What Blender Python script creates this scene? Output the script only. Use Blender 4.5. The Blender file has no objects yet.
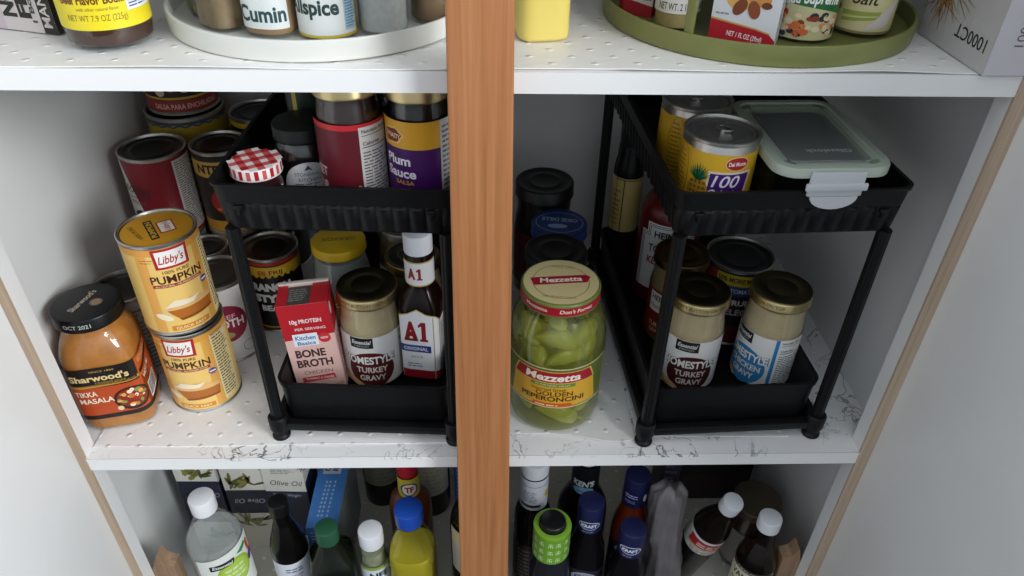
import bpy, bmesh, math, random
from mathutils import Vector, Matrix
PI = math.pi
S = 0.001                      # every builder below works in millimetres
scene = bpy.context.scene
col = scene.collection
random.seed(4)

# ------------------------------------------------------------------ camera
TH, PS, RO, FPX, CAMZ = 0.633569, 0.039719, 0.021994, 745.0, 626.85
fw = Vector((math.sin(PS) * math.cos(TH), math.cos(PS) * math.cos(TH), -math.sin(TH)))
rt = Vector((math.cos(PS), -math.sin(PS), 0))
up = rt.cross(fw)
r2 = rt * math.cos(RO) + up * math.sin(RO)
u2 = up * math.cos(RO) - rt * math.sin(RO)
cam = bpy.data.cameras.new('camera')
cam.sensor_width = 36
cam.lens = FPX / 1024 * 36
cam.clip_start = 0.02
camo = bpy.data.objects.new('camera', cam)
camo.matrix_world = Matrix(((r2.x, u2.x, -fw.x, 0), (r2.y, u2.y, -fw.y, 0), (r2.z, u2.z, -fw.z, CAMZ * S), (0, 0, 0, 1)))
col.objects.link(camo)
scene.camera = camo

# ------------------------------------------------------------------ light
world = bpy.data.worlds.new('world')
scene.world = world
world.use_nodes = True
wt = world.node_tree          # the room around: pale ceiling above, dimmer walls, dark floor
wg = wt.nodes.new('ShaderNodeTexCoord')
ws = wt.nodes.new('ShaderNodeSeparateXYZ')
wm = wt.nodes.new('ShaderNodeMapRange')
wm.inputs[1].default_value, wm.inputs[2].default_value = -1.0, 1.0
wr = wt.nodes.new('ShaderNodeValToRGB')
wr.color_ramp.elements[0].position, wr.color_ramp.elements[0].color = 0.30, (0.05, 0.05, 0.052, 1)
wr.color_ramp.elements[1].position, wr.color_ramp.elements[1].color = 0.85, (0.90, 0.98, 1.08, 1)
we = wr.color_ramp.elements.new(0.52)
we.color = (0.52, 0.565, 0.62, 1)
wt.links.new(wg.outputs['Generated'], ws.inputs[0])
wt.links.new(ws.outputs['Z'], wm.inputs[0])
wt.links.new(wm.outputs[0], wr.inputs[0])
wt.links.new(wr.outputs[0], wt.nodes['Background'].inputs[0])
wt.nodes['Background'].inputs[1].default_value = 1.0


def area_light(name, loc, target, size, size_y, power, color):
    l = bpy.data.lights.new(name, 'AREA')
    l.shape = 'RECTANGLE'
    l.size, l.size_y, l.energy, l.color = size, size_y, power, color
    o = bpy.data.objects.new(name, l)
    o.location = Vector(loc) * S
    o.rotation_euler = (Vector(target) - Vector(loc)).to_track_quat('-Z', 'Y').to_euler()
    col.objects.link(o)


# window light from the right of the person holding the camera
area_light('window_light', (1330, -560, 950), (-260, 700, 200), 0.85, 0.85, 44, (0.94, 0.97, 1.0))
scene.view_settings.view_transform = 'Standard'
scene.view_settings.look = 'None'
scene.view_settings.exposure = 0.12
scene.view_settings.gamma = 1.0
scene.view_settings.use_curve_mapping = False

# ------------------------------------------------------------------ materials
_m = {}


def lin(h):
    h = h.lstrip('#')
    v = [int(h[i:i + 2], 16) / 255 for i in (0, 2, 4)]
    return tuple((c / 12.92 if c <= 0.04045 else ((c + 0.055) / 1.055) ** 2.4) for c in v) + (1,)


def plain(h, rough=0.45, metal=0.0, spec=0.5, coat=0.0):
    k = (h, rough, metal, spec, coat)
    if k in _m:
        return _m[k]
    m = bpy.data.materials.new('paint_' + h.strip('#'))
    m.use_nodes = True
    b = m.node_tree.nodes['Principled BSDF']
    b.inputs['Base Color'].default_value = lin(h)
    b.inputs['Roughness'].default_value = rough
    b.inputs['Metallic'].default_value = metal
    b.inputs['Specular IOR Level'].default_value = spec
    b.inputs['Coat Weight'].default_value = coat
    _m[k] = m
    return m


def N(nt, t, **kw):
    n = nt.nodes.new(t)
    for k, v in kw.items():
        setattr(n, k, v)
    return n


def math_node(nt, op, a, b=None, clamp=False):
    n = N(nt, 'ShaderNodeMath', operation=op, use_clamp=clamp)
    for i, x in enumerate((a, b)):
        if x is None:
            continue
        if isinstance(x, (int, float)):
            n.inputs[i].default_value = x
        else:
            nt.links.new(x, n.inputs[i])
    return n.outputs[0]


def clear(h, tint=1.0, gloss=0.45, rough=0.04, key=''):
    """thin clear glass or plastic: tinted see-through plus a sharp reflection at grazing angles"""
    k = ('clear', h, tint, gloss, rough)
    if k in _m:
        return _m[k]
    m = bpy.data.materials.new('clear_' + h.strip('#'))
    m.use_nodes = True
    nt = m.node_tree
    nt.nodes.remove(nt.nodes['Principled BSDF'])
    out = nt.nodes['Material Output']
    tr = N(nt, 'ShaderNodeBsdfTransparent')
    tr.inputs[0].default_value = lin(h)
    gl = N(nt, 'ShaderNodeBsdfGlossy')
    gl.inputs['Roughness'].default_value = rough
    lw = N(nt, 'ShaderNodeLayerWeight')
    lw.inputs[0].default_value = 0.5
    f = math_node(nt, 'POWER', lw.outputs['Facing'], 4.5)
    f = math_node(nt, 'MULTIPLY', f, gloss)
    f = math_node(nt, 'ADD', f, 0.035, True)
    mx = N(nt, 'ShaderNodeMixShader')
    nt.links.new(f, mx.inputs[0])
    nt.links.new(tr.outputs[0], mx.inputs[1])
    nt.links.new(gl.outputs[0], mx.inputs[2])
    nt.links.new(mx.outputs[0], out.inputs[0])
    _m[k] = m
    return m


def frosted(h, opac, rough=0.35):
    """milky translucent plastic"""
    k = ('frost', h, opac)
    if k in _m:
        return _m[k]
    m = plain(h, rough).copy()
    m.name = 'milky_' + h.strip('#')
    nt = m.node_tree
    b = nt.nodes['Principled BSDF']
    b.inputs['Alpha'].default_value = opac
    _m[k] = m
    return m


def speck(h1, h2, scale, rough=0.5, detail=4, lo=0.35, hi=0.65, stretch=(1, 1, 1), bump=0.0, spec=0.5):
    """two colours mixed by noise (food, powder, wood blotches)"""
    k = ('speck', h1, h2, scale, rough, detail, lo, hi, stretch, bump, spec)
    if k in _m:
        return _m[k]
    m = bpy.data.materials.new('mottled_' + h1.strip('#'))
    m.use_nodes = True
    nt = m.node_tree
    b = nt.nodes['Principled BSDF']
    tc = N(nt, 'ShaderNodeTexCoord')
    mp = N(nt, 'ShaderNodeMapping')
    mp.inputs['Scale'].default_value = stretch
    nz = N(nt, 'ShaderNodeTexNoise')
    nz.inputs['Scale'].default_value = scale
    nz.inputs['Detail'].default_value = detail
    cr = N(nt, 'ShaderNodeValToRGB')
    cr.color_ramp.elements[0].position, cr.color_ramp.elements[1].position = lo, hi
    cr.color_ramp.elements[0].color, cr.color_ramp.elements[1].color = lin(h1), lin(h2)
    nt.links.new(tc.outputs['Object'], mp.inputs[0])
    nt.links.new(mp.outputs[0], nz.inputs['Vector'])
    nt.links.new(nz.outputs[0], cr.inputs[0])
    nt.links.new(cr.outputs[0], b.inputs['Base Color'])
    b.inputs['Roughness'].default_value = rough
    b.inputs['Specular IOR Level'].default_value = spec
    if bump:
        bp = N(nt, 'ShaderNodeBump')
        bp.inputs['Strength'].default_value = bump
        bp.inputs['Distance'].default_value = 0.001
        nt.links.new(nz.outputs[0], bp.inputs['Height'])
        nt.links.new(bp.outputs[0], b.inputs['Normal'])
    _m[k] = m
    return m


def marble_mat():
    m = bpy.data.materials.new('marbled_contact_paper')
    m.use_nodes = True
    nt = m.node_tree
    b = nt.nodes['Principled BSDF']
    b.inputs['Roughness'].default_value = 0.3
    tc = N(nt, 'ShaderNodeTexCoord')
    res = None
    for sc, wd, seed in ((9, 0.008, 2.6), (26, 0.012, 4.4)):
        n1 = N(nt, 'ShaderNodeTexNoise', noise_dimensions='4D')
        n1.inputs['W'].default_value = seed
        n1.inputs['Scale'].default_value = sc
        n1.inputs['Detail'].default_value = 7
        n1.inputs['Distortion'].default_value = 1.2
        nt.links.new(tc.outputs['Object'], n1.inputs['Vector'])
        d = math_node(nt, 'ABSOLUTE', math_node(nt, 'SUBTRACT', n1.outputs[0], 0.5))
        v = math_node(nt, 'SUBTRACT', 1.0, math_node(nt, 'DIVIDE', d, wd), True)
        n2 = N(nt, 'ShaderNodeTexNoise', noise_dimensions='4D')
        n2.inputs['W'].default_value = seed + 9
        n2.inputs['Scale'].default_value = 7
        nt.links.new(tc.outputs['Object'], n2.inputs['Vector'])
        g = math_node(nt, 'MULTIPLY', math_node(nt, 'SUBTRACT', n2.outputs[0], 0.43), 7.0, True)
        v = math_node(nt, 'MULTIPLY', v, g, True)
        res = v if res is None else math_node(nt, 'MAXIMUM', res, v)
    mx = N(nt, 'ShaderNodeMix', data_type='RGBA')
    nt.links.new(res, mx.inputs[0])
    mx.inputs[6].default_value = lin('#e9e8e6')
    mx.inputs[7].default_value = lin('#4a4644')
    nt.links.new(mx.outputs[2], b.inputs['Base Color'])
    return m


def liner_mat(h='#e6e4e0', pitch=0.019):
    """white embossed shelf liner: a diamond grid of small raised dots and a soft fabric grain"""
    m = bpy.data.materials.new('embossed_liner')
    m.use_nodes = True
    nt = m.node_tree
    b = nt.nodes['Principled BSDF']
    b.inputs['Roughness'].default_value = 0.42
    tc = N(nt, 'ShaderNodeTexCoord')
    sx = N(nt, 'ShaderNodeSeparateXYZ')
    nt.links.new(tc.outputs['Object'], sx.inputs[0])
    a = math_node(nt, 'ADD', sx.outputs[0], sx.outputs[1])
    c = math_node(nt, 'SUBTRACT', sx.outputs[0], sx.outputs[1])
    q = []
    for v in (a, c):
        t = math_node(nt, 'DIVIDE', v, pitch * 1.1)
        t = math_node(nt, 'SUBTRACT', math_node(nt, 'FRACT', t), 0.5)
        q.append(math_node(nt, 'MULTIPLY', t, t))
    d = math_node(nt, 'SQRT', math_node(nt, 'ADD', q[0], q[1]))
    hgt = math_node(nt, 'SUBTRACT', 1.0, math_node(nt, 'DIVIDE', d, 0.15), True)
    mx = N(nt, 'ShaderNodeMix', data_type='RGBA')
    nt.links.new(hgt, mx.inputs[0])
    mx.inputs[6].default_value, mx.inputs[7].default_value = lin(h), lin('#f6f5f2')
    nt.links.new(mx.outputs[2], b.inputs['Base Color'])
    nz = N(nt, 'ShaderNodeTexNoise')
    nz.inputs['Scale'].default_value = 60
    nt.links.new(tc.outputs['Object'], nz.inputs['Vector'])
    hh = math_node(nt, 'ADD', hgt, math_node(nt, 'MULTIPLY', nz.outputs[0], 0.5))
    bp = N(nt, 'ShaderNodeBump')
    bp.inputs['Strength'].default_value = 0.9
    bp.inputs['Distance'].default_value = 0.0016
    nt.links.new(hh, bp.inputs['Height'])
    nt.links.new(bp.outputs[0], b.inputs['Normal'])
    return m


def wood_mat(name, c1, c2, c3, rough=0.4, along=2):
    m = bpy.data.materials.new(name)
    m.use_nodes = True
    nt = m.node_tree
    b = nt.nodes['Principled BSDF']
    b.inputs['Roughness'].default_value = rough
    tc = N(nt, 'ShaderNodeTexCoord')
    mp = N(nt, 'ShaderNodeMapping')
    s = [1, 1, 1]
    s[along] = 0.02
    mp.inputs['Scale'].default_value = s
    nz = N(nt, 'ShaderNodeTexNoise')
    nz.inputs['Scale'].default_value = 150
    nz.inputs['Detail'].default_value = 5
    nz.inputs['Roughness'].default_value = 0.65
    cr = N(nt, 'ShaderNodeValToRGB')
    e = cr.color_ramp.elements
    e[0].position, e[1].position = 0.28, 0.75
    e[0].color, e[1].color = lin(c1), lin(c3)
    x = e.new(0.5)
    x.color = lin(c2)
    nt.links.new(tc.outputs['Object'], mp.inputs[0])
    nt.links.new(mp.outputs[0], nz.inputs['Vector'])
    nt.links.new(nz.outputs[0], cr.inputs[0])
    nt.links.new(cr.outputs[0], b.inputs['Base Color'])
    return m


WHITE_PAINT = speck('#dcdcda', '#e2e2e0', 6, 0.38)
SHELF_WHITE = plain('#e9e9e7', 0.35)
MARBLE = marble_mat()
LINER = liner_mat('#eeece8', 0.030)
LINER_LOW = liner_mat('#d9d3c4', 0.036)
POST_WOOD = wood_mat('stained_wood', '#8f5b35', '#a86f45', '#b98258')
TAN_EDGE = wood_mat('raw_edge', '#a08a72', '#b39d86', '#c3ae97', 0.6)
BLACK = speck('#0c0c0d', '#121213', 300, 0.45, spec=0.25)
STEEL = plain('#c9c7c1', 0.34, 1.0)
DULLSTEEL = plain('#85827c', 0.36, 1.0)
GOLD = plain('#c8b585', 0.32, 1.0)
DARKLID = plain('#0a0a0a', 0.32, 0.0, 0.35)
GLASS = clear('#fcfefd')

# ------------------------------------------------------------------ building helpers


def finish(name, bm, mats, parent=None, smooth=True, sharp=35, normals=True):
    if normals:
        bmesh.ops.recalc_face_normals(bm, faces=bm.faces[:])
    me = bpy.data.meshes.new(name)
    bm.to_mesh(me)
    bm.free()
    for m in (mats if isinstance(mats, (list, tuple)) else [mats]):
        me.materials.append(m)
    if smooth:
        me.polygons.foreach_set('use_smooth', [True] * len(me.polygons))
        me.set_sharp_from_angle(angle=math.radians(sharp))
    o = bpy.data.objects.new(name, me)
    col.objects.link(o)
    if parent is not None:
        o.parent = parent
    return o


def tag(o, label, cat, group=None, kind=None):
    o['label'], o['category'] = label, cat
    if group:
        o['group'] = group
    if kind:
        o['kind'] = kind
    return o


def thing(name, label, cat, x, y, z, rz=0.0, group=None):
    o = bpy.data.objects.new(name, None)
    o.empty_display_size = 0.02
    col.objects.link(o)
    o.location = (x * S, y * S, z * S)
    o.rotation_euler = (0, 0, rz)
    return tag(o, label, cat, group)


def face_cam(x, y, extra=0.0):
    return math.atan2(-x, y) + math.radians(extra)


def ring_xy(r, a, p=2.0, ax=1.0, ay=1.0):
    c, s = math.cos(a), math.sin(a)
    k = r / (abs(c) ** p + abs(s) ** p) ** (1 / p)
    return k * c * ax, k * s * ay


def lathe_bm(prof, seg=40, ax=1.0, ay=1.0, cap0=True, cap1=True, bm=None, rot=0.0, mi=0):
    """prof: list of (r, z) or (r, z, exponent)"""
    bm = bm or bmesh.new()
    rings = []
    for q in prof:
        r, z = q[0], q[1]
        p = q[2] if len(q) > 2 else 2.0
        if r <= 0:
            rings.append([bm.verts.new((0, 0, z * S))])
            continue
        rr = []
        for i in range(seg):
            a = 2 * PI * i / seg
            x, y = ring_xy(r, a, p, ax, ay)
            if rot:
                x, y = x * math.cos(rot) - y * math.sin(rot), x * math.sin(rot) + y * math.cos(rot)
            rr.append(bm.verts.new((x * S, y * S, z * S)))
        rings.append(rr)
    for a, b in zip(rings, rings[1:]):
        na, nb = len(a), len(b)
        if na == 1 and nb == 1:
            continue
        for i in range(seg):
            j = (i + 1) % seg
            if na == 1:
                f = bm.faces.new((a[0], b[i], b[j]))
            elif nb == 1:
                f = bm.faces.new((a[i], a[j], b[0]))
            else:
                f = bm.faces.new((a[i], a[j], b[j], b[i]))
            f.material_index = mi
    if cap0 and len(rings[0]) > 1:
        bm.faces.new(rings[0][::-1]).material_index = mi
    if cap1 and len(rings[-1]) > 1:
        bm.faces.new(rings[-1]).material_index = mi
    return bm


def lathe(name, prof, mats, parent, seg=40, **k):
    sh = k.pop('sharp', 35)
    return finish(name, lathe_bm(prof, seg, **k), mats, parent, sharp=sh)


def shell(prof, t=0.8, bottom=3.0):
    """closed thin-walled vessel profile from an outer profile (bottom to mouth)"""
    inner = []
    for q in reversed(prof):
        z = max(q[1], prof[0][1] + bottom)
        inner.append((max(q[0] - t, 0.5), z) + tuple(q[2:]))
    return [(0, prof[0][1])] + list(prof) + inner + [(0, prof[0][1] + bottom)]


def box_bm(x0, x1, y0, y1, z0, z1, bev=0.0, bm=None, mi=0, segs=2):
    b = bmesh.new()
    v = [b.verts.new((x * S, y * S, z * S)) for z in (z0, z1) for y in (y0, y1) for x in (x0, x1)]
    for f in ((0, 2, 3, 1), (4, 5, 7, 6), (0, 1, 5, 4), (2, 6, 7, 3), (0, 4, 6, 2), (1, 3, 7, 5)):
        b.faces.new([v[i] for i in f])
    if bev:
        bmesh.ops.bevel(b, geom=b.edges[:], offset=bev * S, segments=segs, affect='EDGES', profile=0.5)
    for f in b.faces:
        f.material_index = mi
    if bm is None:
        return b
    me = bpy.data.meshes.new('tmp')
    b.to_mesh(me)
    b.free()
    bm.from_mesh(me)
    bpy.data.meshes.remove(me)
    return bm


def prism_bm(pts, z0, z1, bm=None, mi=0):
    bm = bm or bmesh.new()
    lo = [bm.verts.new((x * S, y * S, z0 * S)) for x, y in pts]
    hi = [bm.verts.new((x * S, y * S, z1 * S)) for x, y in pts]
    n = len(pts)
    bm.faces.new(lo[::-1]).material_index = mi
    bm.faces.new(hi).material_index = mi
    for i in range(n):
        bm.faces.new((lo[i], lo[(i + 1) % n], hi[(i + 1) % n], hi[i])).material_index = mi
    return bm


# -------- printed art: flat pieces laid on a surface --------
_txt = {}


def text_mesh(s, bold):
    k = (s, bold)
    if k not in _txt:
        cu = bpy.data.curves.new('lettering', 'FONT')
        cu.body = s
        cu.size = 1.0
        cu.offset = bold
        cu.resolution_u = 3
        o = bpy.data.objects.new('lettering', cu)
        me = bpy.data.meshes.new_from_object(o)
        vs = [v.co.copy() for v in me.vertices]
        fs = [tuple(p.vertices) for p in me.polygons]
        bpy.data.objects.remove(o)
        bpy.data.curves.remove(cu)
        bpy.data.meshes.remove(me)
        xs = [v.x for v in vs] or [0]
        ys = [v.y for v in vs] or [0]
        _txt[k] = (vs, fs, min(xs), max(xs), min(ys), max(ys))
    return _txt[k]


def cyl(R, zf=None):
    def f(s, t, l):
        r = (R if zf is None else zf(t)) + l
        a = s / R
        return (r * math.sin(a), -r * math.cos(a), t)
    return f


def perim(r, p, ax=1.0, ay=1.0):
    """wraps around a superellipse outline, s = 0 at the front"""
    n = 360
    pts = []
    for i in range(n):
        a = -PI / 2 + 2 * PI * i / n
        pts.append(Vector(ring_xy(r, a, p, ax, ay)))
    acc = [0]
    for i in range(n):
        acc.append(acc[-1] + (pts[(i + 1) % n] - pts[i]).length)
    tot = acc[-1]

    def f(s, t, l):
        s = s % tot
        lo, hi = 0, n
        while hi - lo > 1:
            mid = (lo + hi) // 2
            if acc[mid] <= s:
                lo = mid
            else:
                hi = mid
        a, b = pts[lo], pts[(lo + 1) % n]
        k = (s - acc[lo]) / max(acc[lo + 1] - acc[lo], 1e-6)
        q = a.lerp(b, k)
        d = (b - a).normalized()
        return (q.x + d.y * l, q.y - d.x * l, t)
    return f


def front(y):
    return lambda s, t, l: (s, y - l, t)


def rightside(x):
    return lambda s, t, l: (x + l, s, t)


def leftside(x):
    return lambda s, t, l: (x - l, -s, t)


def topside(z):
    return lambda s, t, l: (s, t, z + l)


class Art:
    LV = 0.13

    def __init__(self, surf, step=4.0, rough=0.4, base=0.12):
        self.bm, self.surf, self.step, self.rough, self.base = bmesh.new(), surf, step, rough, base
        self.mats = []

    def _mi(self, c):
        m = c if not isinstance(c, str) else plain(c, self.rough)
        if m not in self.mats:
            self.mats.append(m)
        return self.mats.index(m)

    def raw(self, vs, fs, c, lv):
        b = bmesh.new()
        bv = [b.verts.new((x, y, 0)) for x, y in vs]
        for f in fs:
            try:
                b.faces.new([bv[i] for i in f])
            except ValueError:
                pass
        if self.step:
            xs = [v[0] for v in vs]
            k = math.floor(min(xs) / self.step) + 1
            while k * self.step < max(xs):
                bmesh.ops.bisect_plane(b, geom=b.verts[:] + b.edges[:] + b.faces[:], plane_co=(k * self.step, 0, 0), plane_no=(1, 0, 0))
                k += 1
        mi = self._mi(c)
        mp = {}
        for v in b.verts:
            q = self.surf(v.co.x, v.co.y, self.base + lv * self.LV)
            mp[v] = self.bm.verts.new((q[0] * S, q[1] * S, q[2] * S))
        for f in b.faces:
            try:
                nf = self.bm.faces.new([mp[v] for v in f.verts])
                nf.material_index = mi
            except ValueError:
                pass
        b.free()

    def poly(self, pts, c, lv=1):
        self.raw(pts, [tuple(range(len(pts)))], c, lv)

    def rect(self, s0, s1, t0, t1, c, lv=1, rows=1):
        if rows == 1:
            self.poly([(s0, t0), (s1, t0), (s1, t1), (s0, t1)], c, lv)
        else:
            for i in range(rows):
                a, b = t0 + (t1 - t0) * i / rows, t0 + (t1 - t0) * (i + 1) / rows
                self.poly([(s0, a), (s1, a), (s1, b), (s0, b)], c, lv)

    def ell(self, s, t, a, b, c, lv=1, n=28, rot=0.0, a0=0.0, a1=2 * PI):
        pts = []
        full = abs(a1 - a0 - 2 * PI) < 1e-6
        for i in range(n if full else n + 1):
            q = a0 + (a1 - a0) * i / n
            x, y = a * math.cos(q), b * math.sin(q)
            pts.append((s + x * math.cos(rot) - y * math.sin(rot), t + x * math.sin(rot) + y * math.cos(rot)))
        self.poly(pts, c, lv)

    def ringband(self, s, t, a, b, w, c, lv=1, n=36):
        vs, fs = [], []
        for i in range(n):
            q = 2 * PI * i / n
            vs += [(s + a * math.cos(q), t + b * math.sin(q)), (s + (a - w) * math.cos(q), t + (b - w) * math.sin(q))]
        for i in range(n):
            j = (i + 1) % n
            fs.append((2 * i, 2 * j, 2 * j + 1, 2 * i + 1))
        self.raw(vs, fs, c, lv)

    def text(self, st, s, t, h, c, lv=3, w=None, bold=0.0, rot=0.0, shear=0.0, arc=None):
        """centred text of letter height h (and width w when given); rot in degrees"""
        vs, fs, x0, x1, y0, y1 = text_mesh(st, bold)
        if not vs:
            return
        ref = text_mesh('H', bold)
        k = h / (ref[5] - ref[4])
        kx = k if w is None else w / max(x1 - x0, 1e-6)
        cr, sr = math.cos(math.radians(rot)), math.sin(math.radians(rot))
        yc = (ref[5] + ref[4]) / 2
        out = []
        for v in vs:
            x = (v.x - (x0 + x1) / 2) * kx
            y = (v.y - yc) * k
            x += shear * y
            if arc:
                y += arc * (1 - (2 * x / max(w or (x1 - x0) * kx, 1e-6)) ** 2)
            out.append((s + x * cr - y * sr, t + x * sr + y * cr))
        self.raw(out, fs, c, lv)

    def lines(self, s0, s1, t0, t1, n, c, lv=2, k=0.45, ragged=0.35):
        """small print: rows of short dashes"""
        rnd = random.Random(int(s0 * 7 + t0 * 13 + n))
        p = (t1 - t0) / n
        for i in range(n):
            b = t0 + p * i
            e = s1 - (s1 - s0) * ragged * rnd.random()
            x = s0
            while x < e:
                wd = min((s1 - s0) * (0.12 + 0.2 * rnd.random()), e - x)
                if wd > 0.4:
                    self.rect(x, x + wd, b, b + p * k, c, lv)
                x += wd + (s1 - s0) * 0.05

    def build(self, name, parent):
        return finish(name, self.bm, self.mats, parent, smooth=False, normals=False)


def wrap_band(a, s0, s1, t0, t1, c, lv=0):
    a.rect(s0, s1, t0, t1, c, lv)


# ------------------------------------------------------------------ the cabinet
def struct(o):
    o['kind'] = 'structure'
    return o


XL, XR, YF, YB = -462, 441, 545, 1000          # inner walls, shelf front, back wall
OL, OR = -430, 410                             # opening between the side stiles
ZT, ZB = 620, -372
struct(finish('wall_left', box_bm(XL - 18, XL, 566, YB + 12, ZB - 20, ZT + 20), WHITE_PAINT, smooth=False))
struct(finish('wall_right', box_bm(XR, XR + 18, 566, YB + 12, ZB - 20, ZT + 20), WHITE_PAINT, smooth=False))
struct(finish('wall_back', box_bm(XL, XR, YB, YB + 12, ZB - 20, ZT + 20), WHITE_PAINT, smooth=False))
struct(finish('ceiling', box_bm(XL, XR, 566, YB, ZT, ZT + 18), WHITE_PAINT, smooth=False))
struct(finish('floor', box_bm(XL, XR, 545, YB, ZB - 20, ZB), SHELF_WHITE, smooth=False))
# face-frame stiles: white sides, raw tan front edge
for nm, a, b, w0 in (('trim_1', OL - 9, OL, XL - 18), ('trim_2', OR, OR + 13, XR + 18)):
    bm = bmesh.new()
    box_bm(min(a, w0), max(b, w0), YF + 2, YF + 21, ZB - 20, ZT + 20, bm=bm)
    box_bm(a, b, YF - 1, YF + 2, ZB - 20, ZT + 20, bm=bm, mi=1)
    struct(finish(nm, bm, [WHITE_PAINT, TAN_EDGE], smooth=False))
# opened doors, seen from inside
for nm, hx, sg in (('door_1', OL - 9, -1), ('door_2', OR + 13, 1)):
    bm = box_bm(0, 18 * sg, -428, 0, ZB - 20, ZT + 20, 1.5) if sg > 0 else box_bm(-18, 0, -428, 0, ZB - 20, ZT + 20, 1.5)
    o = struct(finish(nm, bm, WHITE_PAINT))
    o.location = (hx * S, (YF + 1) * S, 0)
    o.rotation_euler = (0, 0, math.radians(9 * sg))


def shelf(name, z0, z1, label):
    pts = [(OL, YF), (OR, YF), (OR, YF + 21), (XR, YF + 21), (XR, YB), (XL, YB), (XL, YF + 21), (OL, YF + 21)]
    o = finish(name, prism_bm(pts, z0, z1), SHELF_WHITE, smooth=False)
    tag(o, label, 'shelf')
    return o


mid = shelf('cabinet_shelf', -18, -0.6, 'white middle cabinet shelf with marbled paper along its front, carrying the two black racks')
bm = prism_bm([(OL, YF - .4), (OR, YF - .4), (OR, YF + 21), (XR - .5, YF + 21), (XR - .5, YB - 1), (XL + .5, YB - 1), (XL + .5, YF + 21), (OL, YF + 21)], -0.6, 0)
box_bm(OL, OR, YF - .5, YF - .1, -4.5, 0, bm=bm)
finish('contact_paper', bm, MARBLE, mid, smooth=False)['label'] = 'white marbled contact paper with dark veins'
top = shelf('cabinet_shelf', 410, 426.6, 'white upper cabinet shelf holding the spice turntables and the yellow bouillon jar')


def sheet(name, pts_fn, x0, x1, y0, y1, z, mat, label, nx=60, ny=30, t=0.8, group=None):
    """a thin flexible liner with wavy front edge"""
    bm = bmesh.new()
    g = {}
    for k in (0, 1):
        for i in range(nx + 1):
            for j in range(ny + 1):
                x = x0 + (x1 - x0) * i / nx
                y = y0 + (y1 - y0) * (j / ny) ** 1.6
                dx, dy, dz = pts_fn(x, y)
                g[k, i, j] = bm.verts.new(((x + dx) * S, (y + dy) * S, (z + dz + (t if k else 0)) * S))
    for i in range(nx):
        for j in range(ny):
            bm.faces.new((g[1, i, j], g[1, i + 1, j], g[1, i + 1, j + 1], g[1, i, j + 1]))
            bm.faces.new((g[0, i, j], g[0, i, j + 1], g[0, i + 1, j + 1], g[0, i + 1, j]))
    for i in range(nx):
        for j, s in ((0, 1), (ny, -1)):
            q = (g[0, i, j], g[0, i + 1, j], g[1, i + 1, j], g[1, i, j])
            bm.faces.new(q if s > 0 else q[::-1])
    for j in range(ny):
        for i, s in ((0, -1), (nx, 1)):
            q = (g[0, i, j], g[0, i, j + 1], g[1, i, j + 1], g[1, i, j])
            bm.faces.new(q[::-1] if s < 0 else q)
    o = finish(name, bm, mat, sharp=60)
    return tag(o, label, 'shelf liner', group)


def wave(lift, fr, ph, y0, slope=0.0, xm=0):
    def f(x, y):
        k = math.exp(-(y - y0) / 22.0)
        return 0, k * slope * (x - xm), 0.1 + k * lift * (0.5 + 0.5 * math.sin(x / fr + ph))
    return f


sheet('shelf_liner', wave(1.2, 37, 0.4, 560, 0.01, -230), -428, -6, 562, 995, 0.0, LINER, 'white embossed liner under the orange sauce jar and left rack on the middle shelf')


def curl(x, y):
    k = math.exp(-(y - 567) / 20.0)
    e = 1 / (1 + math.exp(-(x - 95) / 7.0))
    return 0, k * (4 * math.sin(x / 31.0) - 10 * e * math.exp(-((x - 135) / 40) ** 2)), 0.1 + k * (1.5 + 2.0 * math.exp(-((x - 118) / 28) ** 2) * 1.6)


sheet('shelf_liner', curl, -4, 163, 572, 995, 0.0, LINER, 'white embossed liner with curled front corner under the pickled pepper jar')
sheet('shelf_liner', wave(0.5, 60, 0, 572, -0.01, 250), 166, 338, 570, 990, 0.0, liner_mat('#e4e3df', 0.030), 'white liner sheet under the right black rack, its front edge showing')
sheet('shelf_liner', wave(1.5, 40, 1.0, 546, 0.0), -429, -4, 547, 995, 426.6, LINER, 'white embossed liner under the white turntable on the upper shelf')


def topcurl(x, y):
    k = math.exp(-(y - 547) / 25.0)
    e = 1 / (1 + math.exp(-(x - 100) / 3.0))
    return 0, k * (3 - 3 * e), 0.1 + k * (2.2 * e * math.exp(-max(x - 104, 0) / 90.0) + 0.8 * (1 - e) + 2.0 * math.exp(-((x - 300) / 50) ** 2))


sheet('shelf_liner', topcurl, -2, 408, 547, 995, 426.6, LINER, 'white embossed liner under the green turntable on the upper shelf')
sheet('shelf_liner', wave(0.6, 50, 0, 548), -425, 405, 548, 990, ZB, LINER_LOW, 'cream dotted liner under the bottles on the lower shelf')

# centre post
bm = bmesh.new()
w0, w1 = 28.9, 23.5
zz0, zz1 = ZB - 20, ZT + 20
vs = []
for z, w in ((zz0, w0 + 1.2), (zz1, w1 - 1.2)):
    for x, y in ((-w, 514), (w, 514), (w, 543.5), (-w, 543.5)):
        vs.append(bm.verts.new(((x - 5.2) * S, y * S, z * S)))
for f in ((3, 2, 1, 0), (4, 5, 6, 7), (0, 1, 5, 4), (1, 2, 6, 5), (2, 3, 7, 6), (3, 0, 4, 7)):
    bm.faces.new([vs[i] for i in f])
bmesh.ops.bevel(bm, geom=[e for e in bm.edges if abs(e.verts[0].co.z - e.verts[1].co.z) > .5], offset=2.0 * S, segments=3, affect='EDGES', profile=0.5)
tag(finish('cabinet_post', bm, POST_WOOD), 'vertical reddish brown wooden post in front of the shelves at the middle of the cabinet', 'post')

# ------------------------------------------------------------------ containers


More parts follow.
